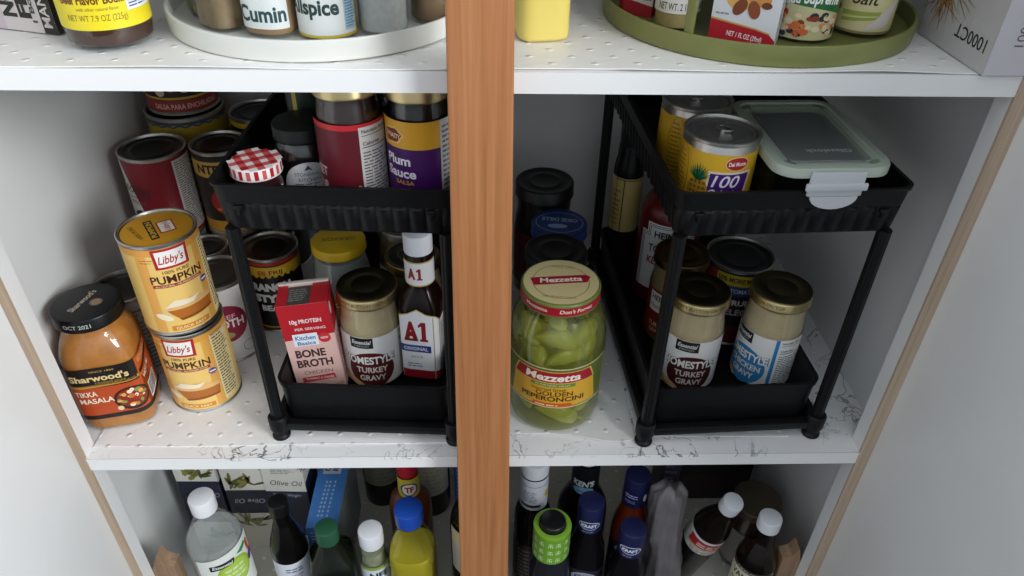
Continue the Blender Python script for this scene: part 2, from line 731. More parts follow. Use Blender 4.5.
def can(label, x, y, R, h, z=0.0, turn=0.0, group=None, art=None, lid='#8d8a84', lidrough=0.3, paper='#ffffff', tab=False, lidart=None, body=None, name='food_can', cat='can', paper_z=(4.5, 4.5), lidmat=None):
    t = thing(name, label, cat, x, y, z, face_cam(x, y, turn), group)
    prof = [(0, 2.2), (R - 4.5, 2.2), (R - 3.2, 0), (R - .2, 0), (R + .9, .8), (R + .9, 2.4), (R - .4, 3.4), (R - .4, 5.2), (R, 6),
            (R, h - 6), (R - .4, h - 5.2), (R - .4, h - 3.4), (R + .9, h - 2.4), (R + .9, h - .7), (R - .1, h), (R - 1.6, h - .4), (R - 2.4, h - 3.6), (0, h - 3.6)]
    lathe('can_body', prof, body or STEEL, t, 56)
    lm = lidmat or plain(lid, lidrough, 1.0)
    q = R - 2.6
    lathe('lid', [(0, h - 3.3), (q * .60, h - 3.3), (q * .64, h - 2.9), (q * .69, h - 2.9), (q * .73, h - 3.3),
                  (q * .88, h - 3.3), (q * .91, h - 2.6), (q * .95, h - 2.6), (q, h - 3.5)], lm, t, 56, cap0=False, cap1=False)
    if tab:
        bm = bmesh.new()
        # ring-pull: oval ring, tongue and rivet
        n = 20
        R1, R2, T1 = (8.5, 6.6), (5.6, 4.0), 1.4
        vv = []
        for i in range(n):
            a = 2 * PI * i / n
            for (A, B), zz in ((R1, 0), (R1, T1), (R2, T1), (R2, 0)):
                vv.append(bm.verts.new((A * math.cos(a) * S, (4 + B * math.sin(a)) * S, (h - 1.9 + zz) * S)))
        for i in range(n):
            j = (i + 1) % n
            for k in range(4):
                bm.faces.new((vv[4 * i + k], vv[4 * j + k], vv[4 * j + (k + 1) % 4], vv[4 * i + (k + 1) % 4]))
        box_bm(-5, 5, 9, 17, h - 2.1, h - .9, .5, bm=bm)
        lathe_bm([(3, h - 3.4), (3, h - .6), (2, h - .2), (0, h - .2)], 14, bm=bm)
        bmesh.ops.rotate(bm, verts=bm.verts[:], cent=(0, 0, 0), matrix=Matrix.Rotation(math.radians(-20), 3, 'Z'))
        finish('pull_tab', bm, STEEL, t)
    a = Art(cyl(R), 3.2, 0.38)
    P = PI * R
    a.rect(-P, P, paper_z[0], h - paper_z[1], paper, 0)
    if art:
        art(a, R, h)
    a.build('paper_label', t)
    if lidart:
        b = Art(topside(h - 3.0), 0, 0.35, base=0.5)
        lidart(b, R)
        b.build('lid_print', t)
    return t


def jar(label, x, y, h, R, lidR, lidh=12, z=0.0, turn=0.0, group=None, lidm=GOLD, content=None, fill=.93, prof=None, p=2.0, name='glass_jar', cat='jar', rot=0.0,
        art=None, labz=None, labs=None, paper='#ffffff', lidart=None, lidside=None, glass=None, rings=True, neck=None, seg=48):
    """screw-top jar: glass, contents, lid, label"""
    t = thing(name, label, cat, x, y, z, face_cam(x, y, turn), group)
    nr = neck or lidR - 2.5
    hb = h - lidh
    if prof is None:
        prof = [(R * .86, 0, p), (R * .97, 1.5, p), (R, 5, p), (R, hb * .70, p), (R * .985, hb * .78, p), (R * .93, hb * .86, (p + 2) / 2), (nr + (R - nr) * .25, hb * .93, 2), (nr, hb * .97, 2), (nr, h - 2, 2)]
    lathe('glass_body', shell(prof, 0.8, 3.0), glass or GLASS, t, seg)
    if content is not None:
        ft = h * fill if fill <= 1 else fill
        cp = []
        for q, q1 in zip(prof, prof[1:] + [None]):
            if q[1] >= ft:
                break
            cp.append((q[0] - 1.0, max(q[1], 3.3)) + tuple(q[2:]))
            if q1 and q1[1] > ft:
                k = (ft - q[1]) / (q1[1] - q[1])
                cp.append((q[0] + (q1[0] - q[0]) * k - 1.0, ft) + tuple(q[2:]))
        cp = [(0, 3.3)] + cp + [(0, cp[-1][1] + .01)]
        lathe('contents', cp, content, t, seg, cap0=False, cap1=False)
    L = lidR
    lp = [(L - 1.6, hb + .2), (L, hb), (L + .5, hb + 1), (L, hb + 2.2), (L, h - 1.6), (L - .8, h - .3), (L - 2.0, h)]
    if rings:
        lp += [(L - 4.5, h - .1), (L - 5.6, h - 1.0), (L * .56, h - 1.0), (L * .53, h - .3), (L * .48, h - .3), (L * .45, h - 1.0), (0, h - .9)]
    else:
        lp += [(0, h + .05)]
    lathe('lid', lp, lidm, t, 56, cap1=False, sharp=50)
    if art:
        z0, z1 = labz
        a = Art(perim(R, p) if p != 2 else cyl(R), 3.2, 0.4, base=.2)
        s0, s1 = labs or (-PI * R, PI * R)
        if paper:
            a.rect(s0, s1, z0, z1, paper, 0)
        art(a, R, z0, z1)
        a.build('paper_label', t)
    if lidart:
        b = Art(topside(h - (.9 if rings else -.1)), 0, 0.35, base=0.25)
        lidart(b, L)
        b.build('lid_print', t)
    if lidside:
        b = Art(cyl(L), 3.0, 0.35, base=0.15)
        lidside(b, L, hb, h)
        b.build('lid_side_print', t)
    return t


def bottle(label, x, y, h, R, capR, caph, z=ZB, turn=0.0, group=None, glass=None, content=None, fill=0.0, prof=None, p=2.0, capm=None, art=None, labz=None, labs=None,
           paper='#ffffff', name='bottle', cat='bottle', neckR=None, ribs=True, neckart=None, capart=None, sh=0.62, extra=None, rz=None, seg=44, labR=None):
    t = thing(name, label, cat, x, y, z, face_cam(x, y, turn) if rz is None else rz, group)
    nr = neckR or capR - 1.5
    hb = h - caph
    if prof is None:
        s0, s1 = hb * sh, hb * (sh + .24)
        prof = [(R * .88, 0, p), (R * .98, 2, p), (R, 6, p), (R, s0, p), (R * .97, s0 + (s1 - s0) * .2, p), (R * .86, s0 + (s1 - s0) * .45, (p + 2) / 2), (nr + (R - nr) * .42, s0 + (s1 - s0) * .72, 2), (nr + (R - nr) * .12, s1, 2), (nr, s1 + 5, 2), (nr, hb - 3, 2), (nr + 1.2, hb - 2, 2), (nr + 1.2, hb, 2), (nr - .5, hb + caph * .5, 2)]
    lathe('bottle_body', shell(prof, 0.8, 3.0), glass or GLASS, t, seg)
    if content is not None:
        ft = h * fill
        cp = [(0, 3.4)]
        last = prof[0]
        for q in prof:
            if q[1] >= ft:
                k = (ft - last[1]) / (q[1] - last[1])
                cp.append((last[0] + (q[0] - last[0]) * k - 1.0, ft) + tuple(q[2:]))
                break
            cp.append((q[0] - 1.0, max(q[1], 3.4)) + tuple(q[2:]))
            last = q
        cp.append((0, cp[-1][1] + .01))
        lathe('contents', cp, content, t, seg, cap0=False, cap1=False)
    # ribbed cap
    bm = bmesh.new()
    n = 72 if ribs else 40
    rr = []
    for r, zz, rb in ((capR - .3, hb, 0), (capR, hb + .6, 1), (capR, h - 2.2, 1), (capR - .7, h - .7, 0), (capR - 2.0, h, 0)):
        c = []
        for i in range(n):
            a = 2 * PI * i / n
            q = r - (0.45 if ribs and rb and i % 2 else 0)
            c.append(bm.verts.new((q * math.cos(a) * S, q * math.sin(a) * S, zz * S)))
        rr.append(c)
    for a, b in zip(rr, rr[1:]):
        for i in range(n):
            bm.faces.new((a[i], a[(i + 1) % n], b[(i + 1) % n], b[i]))
    bm.faces.new(rr[0][::-1])
    bm.faces.new(rr[-1])
    finish('cap', bm, capm or plain('#e8e8ea', .4), t, sharp=40)
    if capart:
        b = Art(cyl(capR), 2.5, .4, base=.2)
        capart(b, capR, hb, h)
        b.build('cap_print', t)
    if art:
        z0, z1 = labz
        rl = labR or R
        a = Art(perim(rl, p) if p != 2 else cyl(rl), 3.2, 0.4, base=.25)
        s0, s1 = labs or (-PI * rl, PI * rl)
        if paper:
            a.rect(s0, s1, z0, z1, paper, 0)
        art(a, rl, z0, z1)
        a.build('paper_label', t)
    if neckart:
        neckart(t, nr, hb, h)
    return t


def carton(name, label, cat, x, y, z, w, d, h, rz, mat, faces, group=None, bev=0.8, pname='carton_body'):
    """printed cardboard box standing with its front towards local -Y"""
    t = thing(name, label, cat, x, y, z, rz, group)
    finish(pname, box_bm(-w / 2, w / 2, -d / 2, d / 2, 0, h, bev), mat, t, sharp=50)
    for fn, fa in faces.items():
        sf = {'front': front(-d / 2), 'right': rightside(w / 2), 'left': leftside(-w / 2), 'top': topside(h)}[fn]
        a = Art(sf, 0, 0.4)
        fa(a)
        a.build(fn + '_print', t)
    return t


def nutrition(a, s0, s1, z0, z1, title=True, lv=1, bg='#f4f4f2', ink='#3a3a3a'):
    a.rect(s0, s1, z0, z1, bg, lv)
    m = (s1 - s0) * .07
    if title:
        a.text('Nutrition Facts', (s0 + s1) / 2, z1 - 4, 3.2, ink, lv + 1, w=(s1 - s0) * .84, bold=.02)
        a.rect(s0 + m, s1 - m, z1 - 8.2, z1 - 7.6, ink, lv + 1)
        a.text('Calories', s0 + (s1 - s0) * .36, z1 - 15, 3.2, ink, lv + 1, w=(s1 - s0) * .55, bold=.02)
        a.rect(s0 + m, s1 - m, z1 - 19, z1 - 18.2, ink, lv + 1)
        z1 -= 20
    a.lines(s0 + m, s1 - m, z0 + 2, z1 - 1, max(3, int((z1 - z0) / 3.0)), ink, lv + 1, .35)


def barcode(a, s0, s1, z0, z1, lv=2):
    a.rect(s0, s1, z0, z1, '#f6f6f4', lv)
    r = random.Random(5)
    x = s0 + 1.2
    while x < s1 - 1.6:
        w = r.choice((.35, .5, .8))
        a.rect(x, x + w, z0 + 2.5, z1 - 1, '#1b1b1b', lv + 1)
        x += w + r.choice((.4, .6, .9))


# ---- pumpkin cans


def pumpkin_art(a, R, h):
    P = PI * R
    a.rect(-P, P, h - 12, h - 4.5, '#e2a046', 1)
    a.rect(-34, -23, 5, h - 12, '#e7a64e', 1)
    a.rect(24, 34, 5, h - 12, '#e3a84f', 1)
    a.rect(34, 58, 8, h - 9, '#f0dca4', 1)
    a.lines(36, 57, 14, h - 12, 22, '#5d4a2c', 2, .4)
    # red badge with script
    a.poly([(-16, h - 28), (17, h - 28), (18, h - 5), (-17, h - 5)], '#b3242b', 2)
    a.poly([(-13, h - 25.4), (14, h - 25.4), (15, h - 7.6), (-14, h - 7.6)], '#f3efe6', 3)
    a.text("Libby's", 0.6, h - 17, 9, '#b3242b', 4, w=24, bold=.015, shear=.25, rot=2)
    a.text('100% PURE', 2, h - 32, 3.6, '#5b3a1a', 2, w=26, bold=.01)
    a.text('PUMPKIN', 2, h - 40.5, 9.4, '#4a2413', 3, w=53, bold=.018)
    a.rect(-24, 27, h - 50, h - 46.2, '#9d2b22', 2)
    a.text('ALL NATURAL - NO PRESERVATIVES', 1.5, h - 48.1, 1.9, '#f3e2b8', 3, w=46, bold=.01)
    a.lines(-30, -14, h - 20, h - 14, 2, '#8d5a22', 2, .25)
    # the slice of pie and spoon
    a.ell(6, 33, 27, 8.5, '#e8c88e', 2)
    a.poly([(-18, 33), (32, 35), (30, 25), (-8, 22)], '#b56a26', 3)
    a.poly([(-18, 33), (32, 35), (31, 39), (8, 45), (-12, 39)], '#e6b775', 4)
    a.poly([(-19, 37), (-8, 45.5), (8, 43), (18, 45), (10, 38)], '#f1e3c4', 5)
    a.poly([(-8, 22), (30, 25), (30, 22), (-6, 19)], '#8f4c1b', 4)
    a.ell(-22, 25, 9, 4, '#f4e6c2', 3, rot=-.35)
    a.rect(-18, 22, 7, 13, '#d7872a', 2)
    a.text('QUICK EASY', 2, 10, 3.4, '#f5e0a8', 3, w=32, bold=.02)
    # small flag roundel
    a.ell(28, h - 56, 4.6, 4.0, '#2f4a9a', 4)
    a.rect(24.5, 31.5, h - 56.7, h - 55, '#f1efe9', 5)
    a.rect(25, 31, h - 59, h - 57.6, '#c23232', 5)


def pumpkin_lid(b, R):
    b.ell(0, 0, R - 3.4, R - 3.4, '#c98f1e', 0, n=44)
    b.rect(-9.5, -1.5, -20, 20, '#1c1a18', 1)
    b.text('PUMPKIN', -5.5, 0, 5.4, '#d2a33a', 2, w=34, bold=.03, rot=90)
    b.rect(1, 17, -12, 12, '#a52a2a', 1)
    b.rect(2.5, 15.5, -10, 10, '#e9e3d6', 2)
    b.text("Libby's", 9, 0, 6, '#a52a2a', 3, w=17, bold=.01, rot=90, shear=.2)
    b.text('100% PURE', -20, 2, 4.2, '#5b4510', 1, w=30, rot=100, bold=.01)


PX, PY = -335, 652
pm = '#efc873'
can("pumpkin can standing directly on the white liner, lower of the yellow two can stack", PX + 3, PY - 2, 38, 112, 0.9, -27, 'pumpkin cans', pumpkin_art, paper=pm, lid='#b9b6ae', name='pumpkin_can')
can("pumpkin can with printed yellow lid on top of another pumpkin can", PX, PY, 38, 112, 113.2, 6, 'pumpkin cans', pumpkin_art, paper=pm, lidart=pumpkin_lid, name='pumpkin_can')

# ---- orange simmer-sauce jar with black lid


def sauce_art(a, R, z0, z1):
    a.rect(-60, 90, z0, z0 + 6, '#17110f', 1)
    a.rect(-60, 34, z1 - 24, z1, '#17110f', 1)
    a.poly([(-60, z1 - 24), (36, z1 - 21), (36, z1 - 25), (-60, z1 - 28)], '#b98a3a', 1)
    a.rect(-60, 60, z0 + 6, z1 - 27, '#b8481d', 1)
    a.text('SINCE 1889', 3, z1 - 5, 2.2, '#c9a24c', 2, w=24)
    a.text("Sharwood's", -2, z1 - 13.5, 8.6, '#e3c88a', 3, w=58, bold=.03)
    a.text('COOKING SAUCE', 8, z1 - 20.5, 2.0, '#c9a24c', 3, w=30)
    a.text('TIKKA', -20, z1 - 35, 7.0, '#efe3cc', 3, w=22, bold=.02)
    a.text('MASALA', -12, z1 - 45, 7.0, '#efe3cc', 3, w=34, bold=.02)
    # bowl of curry
    a.ell(23, z0 + 23, 19, 16, '#2a1712', 2)
    a.ell(23, z0 + 24, 16, 13, '#8c2716', 3)
    r = random.Random(3)
    for i in range(26):
        q, d = r.random() * 6.28, r.random() ** .5
        a.ell(23 + 14 * d * math.cos(q), z0 + 24 + 11 * d * math.sin(q), 1.4 + 2 * r.random(), 1.2 + 1.5 * r.random(), r.choice(['#d8732c', '#c34b1d', '#e6a558', '#efe0c6', '#7d9a3d', '#a1301a']), 4 + i % 3, n=9)
    a.ell(8, z0 + 12, 3.2, 3.2, '#dfc9a0', 5)
    a.poly([(36, z0 + 6), (78, z0 + 6), (78, z1), (36, z1)], '#bf5722', 1)
    a.poly([(38, z1 - 18), (74, z1 - 8), (74, z1 - 13), (38, z1 - 23)], '#17110f', 3)
    a.text('HOT 90', 52, z1 - 27, 6, '#f1ece0', 4, w=22, bold=.02, rot=16)
    a.lines(40, 74, z1 - 9, z1 - 2, 3, '#f0d0a8', 3, .3)
    barcode(a, 44, 70, z0 + 8, z0 + 30, 3)


def sauce_lid(b, L):
    b.text("Sharwood's", -3, 2, 7, '#b5aa98', 1, w=38, rot=62, bold=.02)
    b.ell(11, -3, 6.5, 6.5, '#6b5a48', 1)
    b.ell(11, -3, 5.0, 5.0, '#8a7258', 2)


def sauce_lidside(b, L, z0, z1):
    b.text('OCT 2021', -5, (z0 + z1) / 2, 4.6, '#b9b9b6', 1, w=27, bold=.01)


jar('tall square jar of orange curry sauce with black lid beside the left stile', -417, 624, 150, 38, 34, 15, 1.0, -20, lidm=DARKLID, p=4.5,
    content=speck('#b06a28', '#c47f3c', 70, .45), art=sauce_art, labz=(20, 92), labs=(-62, 80), paper='#17110f', lidart=sauce_lid, lidside=sauce_lidside, rings=False, fill=.9,
    prof=[(33, 0, 4.5), (36.5, 2, 4.5), (37.5, 6, 4.5), (38, 20, 4.5), (38, 92, 4.5), (37, 104, 4.2), (34.5, 114, 3.4), (31.5, 121, 2.6), (29.8, 126, 2), (29.8, 148, 2)], name='sauce_jar')

# ---- cans at the left wall
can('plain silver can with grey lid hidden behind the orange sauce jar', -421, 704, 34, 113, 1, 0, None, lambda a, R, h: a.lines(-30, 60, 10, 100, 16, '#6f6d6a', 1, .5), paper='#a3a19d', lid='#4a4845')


def cooking_art(a, R, h):
    P = PI * R
    a.poly([(-62, 5), (-24, 5), (-30, 40), (-40, 75), (-52, h - 5), (-62, h - 5)], '#d9d5cc', 1)
    a.text('Cooking', -38, h - 39, 13, '#3a2b2b', 3, w=44, rot=-8)
    a.rect(-54, -25, h - 52, h - 51, '#5b2b2b', 2)
    a.text('PIECES', -36, h - 58, 4.6, '#8d5252', 3, w=22, bold=.01)
    a.ell(-36, h - 78, 12, 9, '#26262b', 3)
    nutrition(a, 16, 52, 8, h - 8, False, 1, '#cfcac2')


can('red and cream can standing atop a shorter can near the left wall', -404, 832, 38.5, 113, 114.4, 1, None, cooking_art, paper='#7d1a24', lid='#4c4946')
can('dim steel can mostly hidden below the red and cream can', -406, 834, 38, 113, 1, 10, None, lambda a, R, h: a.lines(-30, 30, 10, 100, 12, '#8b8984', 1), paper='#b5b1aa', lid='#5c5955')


def beanart(a, R, h):
    P = PI * R
    a.rect(-P, P, h - 10, h - 5, '#1a1510', 1)
    a.rect(-P, P, h - 33, h - 12, '#c79c4c', 1)
    a.text('NTEL', -13, h - 22, 12, '#1d1610', 2, w=36, bold=.04)
    a.text('BEANS', 3, h - 40, 6, '#c79c4c', 2, w=30, bold=.02)
    a.ell(5, h - 66, 26, 20, '#9d2c26', 2)
    for i in range(14):
        a.ell(-12 + (i * 17) % 36, h - 76 + (i * 11) % 24, 3.2, 2.4, ['#c8663c', '#7d1d1b', '#d98f5c'][i % 3], 3, n=10)
    a.rect(-P, P, 5, 20, '#c08a2e', 1)


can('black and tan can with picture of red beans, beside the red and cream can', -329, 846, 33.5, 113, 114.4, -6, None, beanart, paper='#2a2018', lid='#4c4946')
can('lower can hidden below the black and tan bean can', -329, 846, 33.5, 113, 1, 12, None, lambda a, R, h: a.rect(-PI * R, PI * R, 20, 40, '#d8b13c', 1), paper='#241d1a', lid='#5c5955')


def hominy(a, R, h):
    P = PI * R
    a.rect(-P, P, h - 9, h - 5, '#3b4a63', 1)
    n = 40
    vs = [(-P + 2 * P * i / n, h - 11 + (2.2 if i % 2 else -.4)) for i in range(n + 1)]
    for i in range(n):
        a.poly([(vs[i][0], vs[i][1] - 1.4), (vs[i + 1][0], vs[i + 1][1] - 1.4), (vs[i + 1][0], vs[i + 1][1] + 1), (vs[i][0], vs[i][1] + 1)], '#3b4a63', 2)
    a.lines(-30, 30, h - 60, h - 30, 4, '#26301f', 2)


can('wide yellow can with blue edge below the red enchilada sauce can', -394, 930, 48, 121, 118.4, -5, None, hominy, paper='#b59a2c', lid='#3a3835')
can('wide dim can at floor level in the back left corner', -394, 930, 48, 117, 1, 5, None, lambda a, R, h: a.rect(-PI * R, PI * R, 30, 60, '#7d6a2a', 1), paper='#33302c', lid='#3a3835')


def ench(a, R, h):
    P = PI * R
    a.rect(-P, P, 5, 20, '#9a2f2c', 1)
    a.text('SALSA PARA ENCHILADAS', 0, 12, 6.4, '#d9b9a2', 2, w=82, bold=.02)
    a.rect(-P, P, 21, 24, '#c9a23a', 1)
    for i in range(16):
        a.ell(-30 + (i * 23) % 62, 30 + (i * 13) % 24, 6, 5, ['#d8bfa2', '#5a2018', '#b98b5e', '#37120e'][i % 4], 2 + i % 3, n=10)


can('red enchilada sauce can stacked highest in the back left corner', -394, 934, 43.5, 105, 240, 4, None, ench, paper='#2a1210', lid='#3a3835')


def twoh(a, R, h):
    P = PI * R
    a.rect(-P, P, h - 12, h - 5, '#c9a628', 1)
    a.text('200', -2, h - 24, 13, '#c9b060', 2, w=30, bold=.05)


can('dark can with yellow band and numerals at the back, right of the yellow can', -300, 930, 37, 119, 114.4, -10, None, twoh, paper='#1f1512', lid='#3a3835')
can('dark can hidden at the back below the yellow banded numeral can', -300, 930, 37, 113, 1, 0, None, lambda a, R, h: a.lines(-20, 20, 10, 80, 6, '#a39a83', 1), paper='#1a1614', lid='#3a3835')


def broth(a, R, h):
    a.rect(-24, 2, h - 22, h - 6, '#1e1e1e', 2)
    a.text('Essential', -11, h - 13.5, 6, '#e9e5dd', 3, w=18, bold=.02, shear=.2)
    a.ell(2, h - 53, 27, 27, '#8d1d3d', 1)
    a.text('BEEF', 4, h - 43, 6, '#e9c9cf', 3, w=22, bold=.01)
    a.text('BROTH', 2, h - 53, 12, '#f2e9e9', 3, w=44, bold=.03)
    a.ell(0, h - 70, 10, 5, '#9aa05a', 3)
    a.ringband(24, 20, 8, 8, 1, '#8a8a88', 2)
    a.lines(30, 60, 14, 90, 14, '#77746f', 1)


can('white broth can with burgundy oval behind the pumpkin stack', -324, 731, 36.5, 113, 1, -8, None, broth, paper='#d3d1cd', lid='#7d7b77')
can('can with dark lid standing behind the white broth can', -352, 789, 26, 113, 1, 0, None, lambda a, R, h: a.rect(-PI * R, PI * R, 40, 70, '#7a1c22', 1), paper='#3a3330', lid='#4a4845')


def ranch(a, R, h):
    P = PI * R
    a.rect(-P, P, h - 9, h - 5, '#a32620', 1)
    a.rect(-P, P, h - 27, h - 11, '#c9a02c', 1)
    for k in range(7):
        a.poly([(-24 + k * 8, h - 29), (-20 + k * 8, h - 23), (-16 + k * 8, h - 29)], '#17120f', 2)
    a.ell(12, h - 19, 10, 6, '#d9c23c', 2, n=9)
    a.text('ES FRIJ', 2, h - 19, 6, '#8c2a1c', 3, w=30, bold=.03)
    a.text('RANCH', 0, h - 41, 12, '#eceae6', 3, w=50, bold=.07)
    a.text('STYLE', -2, h - 58, 12, '#eceae6', 3, w=44, bold=.07)
    a.text('BEANS', 2, h - 73, 9, '#eceae6', 3, w=38, bold=.05)
    a.rect(-P, P, 8, 10.5, '#b9962f', 1)


can('black bean can with bold white letters just left of the left rack', -274, 789, 34.5, 113, 1, -12, None, ranch, paper='#161311', lid='#565350')

# ------------------------------------------------------------------ black two-tier racks


def rrect(w, d, r, n=6):
    pts = []
    for cx, cy, a0 in ((w / 2 - r, -d / 2 + r, -PI / 2), (w / 2 - r, d / 2 - r, 0), (-w / 2 + r, d / 2 - r, PI / 2), (-w / 2 + r, -d / 2 + r, PI)):
        for i in range(n + 1):
            a = a0 + PI / 2 * i / n
            pts.append((cx + r * math.cos(a), cy + r * math.sin(a)))
    return pts


def dense(pts, step):
    out = []
    n = len(pts)
    for i in range(n):
        a, b = Vector(pts[i]), Vector(pts[(i + 1) % n])
        k = max(1, int((b - a).length / step))
        for j in range(k):
            out.append(tuple(a.lerp(b, j / k)))
    return out


def tray_bm(w, d, h, flare, r=9, t=2.2, rib=0.0, pitch=9.0, ribz=(0.04, 0.6), floor=2.5):
    """open tray: flared walls, an upright-ribbed lower band and a rim"""
    base = dense(rrect(w, d, r), 1.8 if rib else 12)
    n = len(base)
    nor, acc, L = [], [], 0
    for i in range(n):
        a, b, c = Vector(base[i - 1]), Vector(base[i]), Vector(base[(i + 1) % n])
        tv = (c - a).normalized()
        nor.append(Vector((tv.y, -tv.x)))
        acc.append(L)
        L += (c - b).length
    k = round(L / pitch)
    zs = [0, .03, .06, .3, ribz[1] - .06, ribz[1], ribz[1] + .01, .93, .935, 1.0] if rib else [0, .5, .9, .905, 1.0]
    bm = bmesh.new()
    outer = []
    for f in zs:
        rg = []
        for i in range(n):
            e = flare * f
            ph = (acc[i] / L * k) % 1.0
            bump = rib * math.sin(PI * ph) ** .6 * (1 if ribz[0] <= f <= ribz[1] - .05 else 0) if rib else 0
            if f >= (.935 if rib else .905):
                e += 1.6
            if rib and f > ribz[1]:
                e += rib * .9
            p = Vector(base[i]) + nor[i] * (e + bump)
            rg.append(bm.verts.new((p.x * S, p.y * S, h * f * S)))
        outer.append(rg)
    inner = []
    for f in (1.0, floor / h):
        rg = []
        for i in range(n):
            p = Vector(base[i]) + nor[i] * (flare * f - t + (rib * .9 if rib and f == 1 else 0))
            rg.append(bm.verts.new((p.x * S, p.y * S, h * f * S)))
        inner.append(rg)
    rs = outer + inner
    for a, b in zip(rs, rs[1:]):
        for i in range(n):
            bm.faces.new((a[i], a[(i + 1) % n], b[(i + 1) % n], b[i]))
    bm.faces.new(outer[0][::-1])
    bm.faces.new(inner[-1])
    return bm


RW, RD = 192, 338          # leg spacing across and in depth


def rack(label, x, y, rz):
    """x, y: middle of the front pair of feet"""
    t = thing('tiered_rack', label, 'rack', x, y, 0.9, rz, 'black two tier racks')
    yc = RD / 2
    # legs with collar and foot
    for sx, sy in ((-1, 0), (1, 0), (-1, 1), (1, 1)):
        bm = bmesh.new()
        n = 36
        rings = []
        for zz in (14, 271):
            c = []
            for i in range(n):
                a = 2 * PI * i / n
                q = 6.6 - .9 * max(0, math.cos(a * 6)) ** 2
                c.append(bm.verts.new(((sx * RW / 2 + q * math.cos(a)) * S, (sy * RD + q * math.sin(a)) * S, zz * S)))
            rings.append(c)
        for i in range(n):
            bm.faces.new((rings[0][i], rings[0][(i + 1) % n], rings[1][(i + 1) % n], rings[1][i]))
        bm.faces.new(rings[0][::-1])
        bm.faces.new(rings[1])
        leg = finish('leg', bm, BLACK, t)
        o = lathe('foot', [(8, 0), (9.6, .8), (10, 2.6), (9.3, 4.6), (7.6, 6), (7.4, 12), (8.6, 13), (10.6, 14.5), (10.8, 30), (9.6, 32), (0, 32)], BLACK, leg, 28, cap1=False)
        for v in o.data.vertices:
            v.co.x += sx * RW / 2 * S
            v.co.y += sy * RD * S
    # base frame around the feet
    bm = bmesh.new()
    for y0, y1 in ((-5, 5), (RD - 5, RD + 5)):
        box_bm(-RW / 2, RW / 2, y0, y1, 13, 23, 1.2, bm=bm)
    for s in (-1, 1):
        box_bm(s * RW / 2 - 4, s * RW / 2 + 4, 0, RD, 13, 27, 1.2, bm=bm)
    box_bm(-RW / 2 + 3, RW / 2 - 3, 4, RD - 4, 13.5, 16, 0, bm=bm)
    finish('base_frame', bm, BLACK, t)
    lo = finish('lower_tray', tray_bm(RW - 14, RD - 16, 56, 3.5, 11), BLACK, t)
    lo.location = (0, (yc + 2) * S, 16.4 * S)
    upm = finish('upper_tray', tray_bm(RW + 4, RD, 48.5, 5.4, 5, 2.2, 3.2, 14.5), BLACK, t, sharp=45)
    upm.location = (0, yc * S, 269.5 * S)
    for s in (-1, 1):
        bm = box_bm(s * 84 - 4, s * 84 + 4, -8.4, -3.0, 293, 297, .8)
        box_bm(s * 84 - 1.6, s * 84 + 1.6, -7.8, -3.2, 287, 294, .6, bm=bm)
        finish('clip', bm, BLACK, t)
    return t


RKL = (-133, 571.5, math.radians(-2.9))
RKR = (268, 568, math.radians(2.9))
rack('black plastic two tier rack left of the wooden post, with jars on both trays', *RKL)
rack('black two tier rack right of the wooden post carrying the clip lid box', *RKR)
FT, FL = 273.1, 20.3       # tray floors

# ---- upper tray, left rack


def ging(b, L):
    n, w = 7, L * 2 / 7
    for i in range(n):
        for j in range(n):
            cx, cy = -L + (i + .5) * w, -L + (j + .5) * w
            if math.hypot(cx, cy) > L * .93:
                continue
            k = (i % 2) + (j % 2)
            c = ['#e9e4e1', '#cf5a5c', '#a8171c'][k]
            b.rect(cx - w / 2, cx + w / 2, cy - w / 2, cy + w / 2, c, 1)


def gingside(b, L, z0, z1):
    for i in range(int(2 * PI * L / 7)):
        s = -PI * L + i * 7.0
        b.rect(s, s + 3.5, z0 + 1, z1 - 1, '#b02228' if i % 2 else '#cf5a5c', 1)


jar('small jar with red and white checkered lid in the left rack upper tray', -207, 606, 50, 21.5, 22.5, 11, FT, 12, lidm=plain('#e6e0dd', .35), content=plain('#3a0d10', .4), lidart=ging, lidside=gingside, rings=False,
    art=lambda a, R, z0, z1: a.lines(-14, 14, z0 + 4, z1 - 4, 4, '#8d1d22', 2), labz=(8, 28), labs=(-20, 20), paper='#ece6dc', name='jam_jar')


def kit(a, R, z0, z1):
    a.ell(0, z0 + 6, 24, z1 - z0 - 6, '#c9c9cb', 1, a0=0, a1=PI)
    a.rect(-24, 24, z0, z0 + 6, '#c9c9cb', 1)
    a.poly([(-4, z1 - 8), (0, z1 - 3), (4, z1 - 8), (1, z1 - 7)], '#43434a', 2)
    a.text('STONEWALL', 0, z1 - 12, 3.4, '#43434a', 2, w=26)
    a.text('KITCHEN', 0, z1 - 17.5, 3.4, '#43434a', 2, w=20)
    a.lines(-14, 14, z1 - 27, z1 - 20, 3, '#5a5a60', 2)


jar('dark jam jar with dark green lid and grey arched label in the left rack', -173, 647, 70, 27.5, 25.5, 14, FT, 2, lidm=plain('#0a1411', .4, 0, .3), content=plain('#120507', .35), art=kit, labz=(8, 40), labs=(-24, 24), paper=None, rings=False, name='jam_jar')


def redsauce(a, R, z0, z1):
    a.rect(-PI * R, PI * R, z1 - 5, z1, '#c2262c', 1)
    a.text('SWEET', -31, z0 + 40, 9, '#d9b4b4', 2, w=26, bold=.02)
    a.text('SOUR', -29, z0 + 26, 9, '#d9b4b4', 2, w=22, bold=.02)
    a.lines(10.5, 13.5, z0 + 5, z0 + 30, 12, '#d9c4c4', 2, .6)
    nutrition(a, 15, 46, z0 + 1, z1 - 3, True, 2, '#cfcac6')


